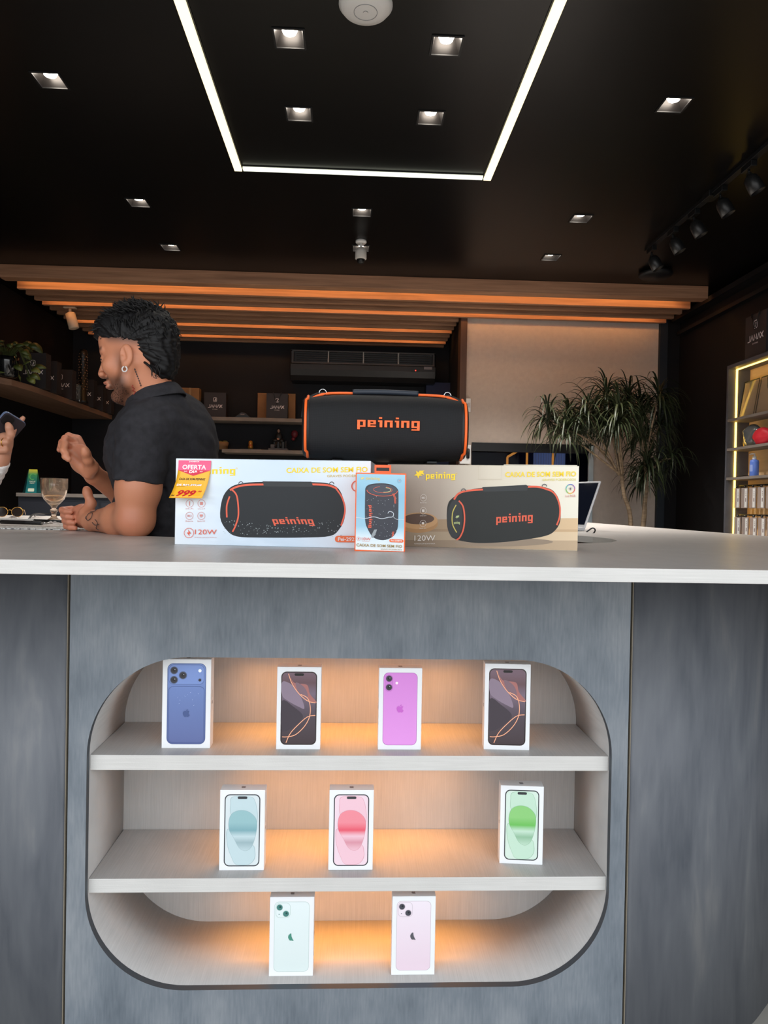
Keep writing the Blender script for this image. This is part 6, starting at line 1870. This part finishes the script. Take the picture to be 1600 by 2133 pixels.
# ------------------------------------------------------------------ dracaena by the greige wall
YD = 5.55
t = thing('dracaena_plant', 'tall dracaena with two bare trunks and drooping narrow leaves by the greige wall', 'plant', (at(1300, 1090, YD).x, YD, 0))
O = Vector(t.location)
W_ = lambda px, py, dy=0.0: at(px, py, YD + dy) - O
m_bark = noise_mat('tan_bark', [(.3, (112,92,72)), (.7, (150,128,102))], scale=(1, 1, 5), nscale=14, rough=.85, bump=.4)
m_drac = noise_mat('dracaena_leaf', [(.3, (28,36,20)), (.55, (44,52,30)), (.8, (70,72,46))], nscale=5, rough=.45, spec=.4)
pt = at(1300, 1090, YD)
MB().lathe([(0, .01), (.15, .01), (.17, .03), (.20, .36), (.205, .38), (.185, .38), (.18, .34), (0, .34)], 36).build('pot', mat('dark_grey_pot', (52,52,56), .5), t)
MB().lathe([(0, .341), (.17, .341), (.178, .343), (0, .35)], 24).build('soil', mat('dark_soil', (40,32,26), .95), t)
def trunk(P, R): return MB().tube(spline(P, 6, False), np.interp(np.linspace(0, 1, (len(P)-1)*6+1), np.linspace(0, 1, len(R)), R).tolist(), 10).build('trunk', m_bark, t)
b1 = W_(1314, 1095); b2 = W_(1340, 1093)
trunk([(b1.x*.3, 0, .34), tuple(b1), tuple(W_(1300, 1030)), tuple(W_(1295, 990))], [.022, .018, .016, .014])
trunk([(b2.x*.5, .02, .34), tuple(b2), tuple(W_(1343, 1050)), tuple(W_(1346, 1015)), tuple(W_(1344, 960))], [.022, .020, .018, .017, .012])
heads = [((1140, 870), 0.0), ((1186, 862), .15), ((1225, 850), -.1), ((1264, 815), 0.0), ((1290, 850), -.2), ((1232, 880), .2), ((1285, 885), -.15), ((1335, 850), .1), ((1372, 826), -.1), ((1335, 905), .0), ((1350, 962), -.05), ((1340, 990), .1), ((1375, 880), .1), ((1398, 955), 0), ((1262, 870), .1), ((1180, 895), -.1), ((1310, 830), .1)]
links = {0: (1295, 990), 1: (1295, 990), 2: (1285, 980), 3: (1290, 985), 4: (1298, 985), 5: (1290, 990), 6: (1296, 990), 7: (1344, 965), 8: (1344, 960), 9: (1344, 965), 12: (1344, 960), 13: (1346, 990), 14: (1295, 985), 15: (1270, 950), 16: (1344, 960)}
for i, q in links.items():
    a = W_(*q); c = W_(heads[i][0][0], heads[i][0][1], heads[i][1])
    m1 = a.lerp(c, .45) + Vector((0, 0, .05)) + Vector((c.x-a.x, 0, 0))*.12
    MB().tube(spline([tuple(a), tuple(m1), tuple(c)], 6, False), [.010 - .005*k/12 for k in range(13)], 7).build('branch', m_bark, t)
lv = MB(); rr = random.Random(21)
def ribbon(mb, p, dv, L, w):
    """one long drooping leaf with a fold along its middle"""
    n = 8; P = [p.copy()]; d0 = dv.normalized(); q = p.copy(); g = rr.uniform(.28, .62)
    for i in range(n):
        d0 = (d0 + Vector((0, 0, -g*(i/n + .3)))).normalized(); q = q + d0*(L/n); P.append(q.copy())
    vs = []
    for i, a in enumerate(P):
        tt = (P[min(i+1, n)] - P[max(i-1, 0)]).normalized()
        sd = tt.cross(Vector((0, 0, 1)))
        if sd.length < .05: sd = Vector((1, 0, 0))
        sd.normalize(); up = sd.cross(tt)
        ww = w*min(1, .35 + i/n*3)*(1 - (i/n)**3)
        vs += [a - sd*ww + up*ww*.35, a, a + sd*ww + up*ww*.35]
    mb.add(vs, [(3*i, 3*i+1, 3*i+4, 3*i+3) for i in range(n)] + [(3*i+1, 3*i+2, 3*i+5, 3*i+4) for i in range(n)], 0, True)
for i, ((px, py), dy) in enumerate(heads):
    c = W_(px, py - 12, dy)
    nl = 78 if i not in (13,) else 34
    for k in range(nl):
        a = rr.uniform(0, 2*math.pi); el = rr.uniform(-.4, 1.3)
        dv = Vector((math.cos(a)*math.cos(el), math.sin(a)*math.cos(el)*.8, math.sin(el)))
        ribbon(lv, c + Vector((0, 0, -rr.uniform(0, .12))), dv, rr.uniform(.20, .36), rr.uniform(.0055, .009))
lv.build('foliage', m_drac, t)
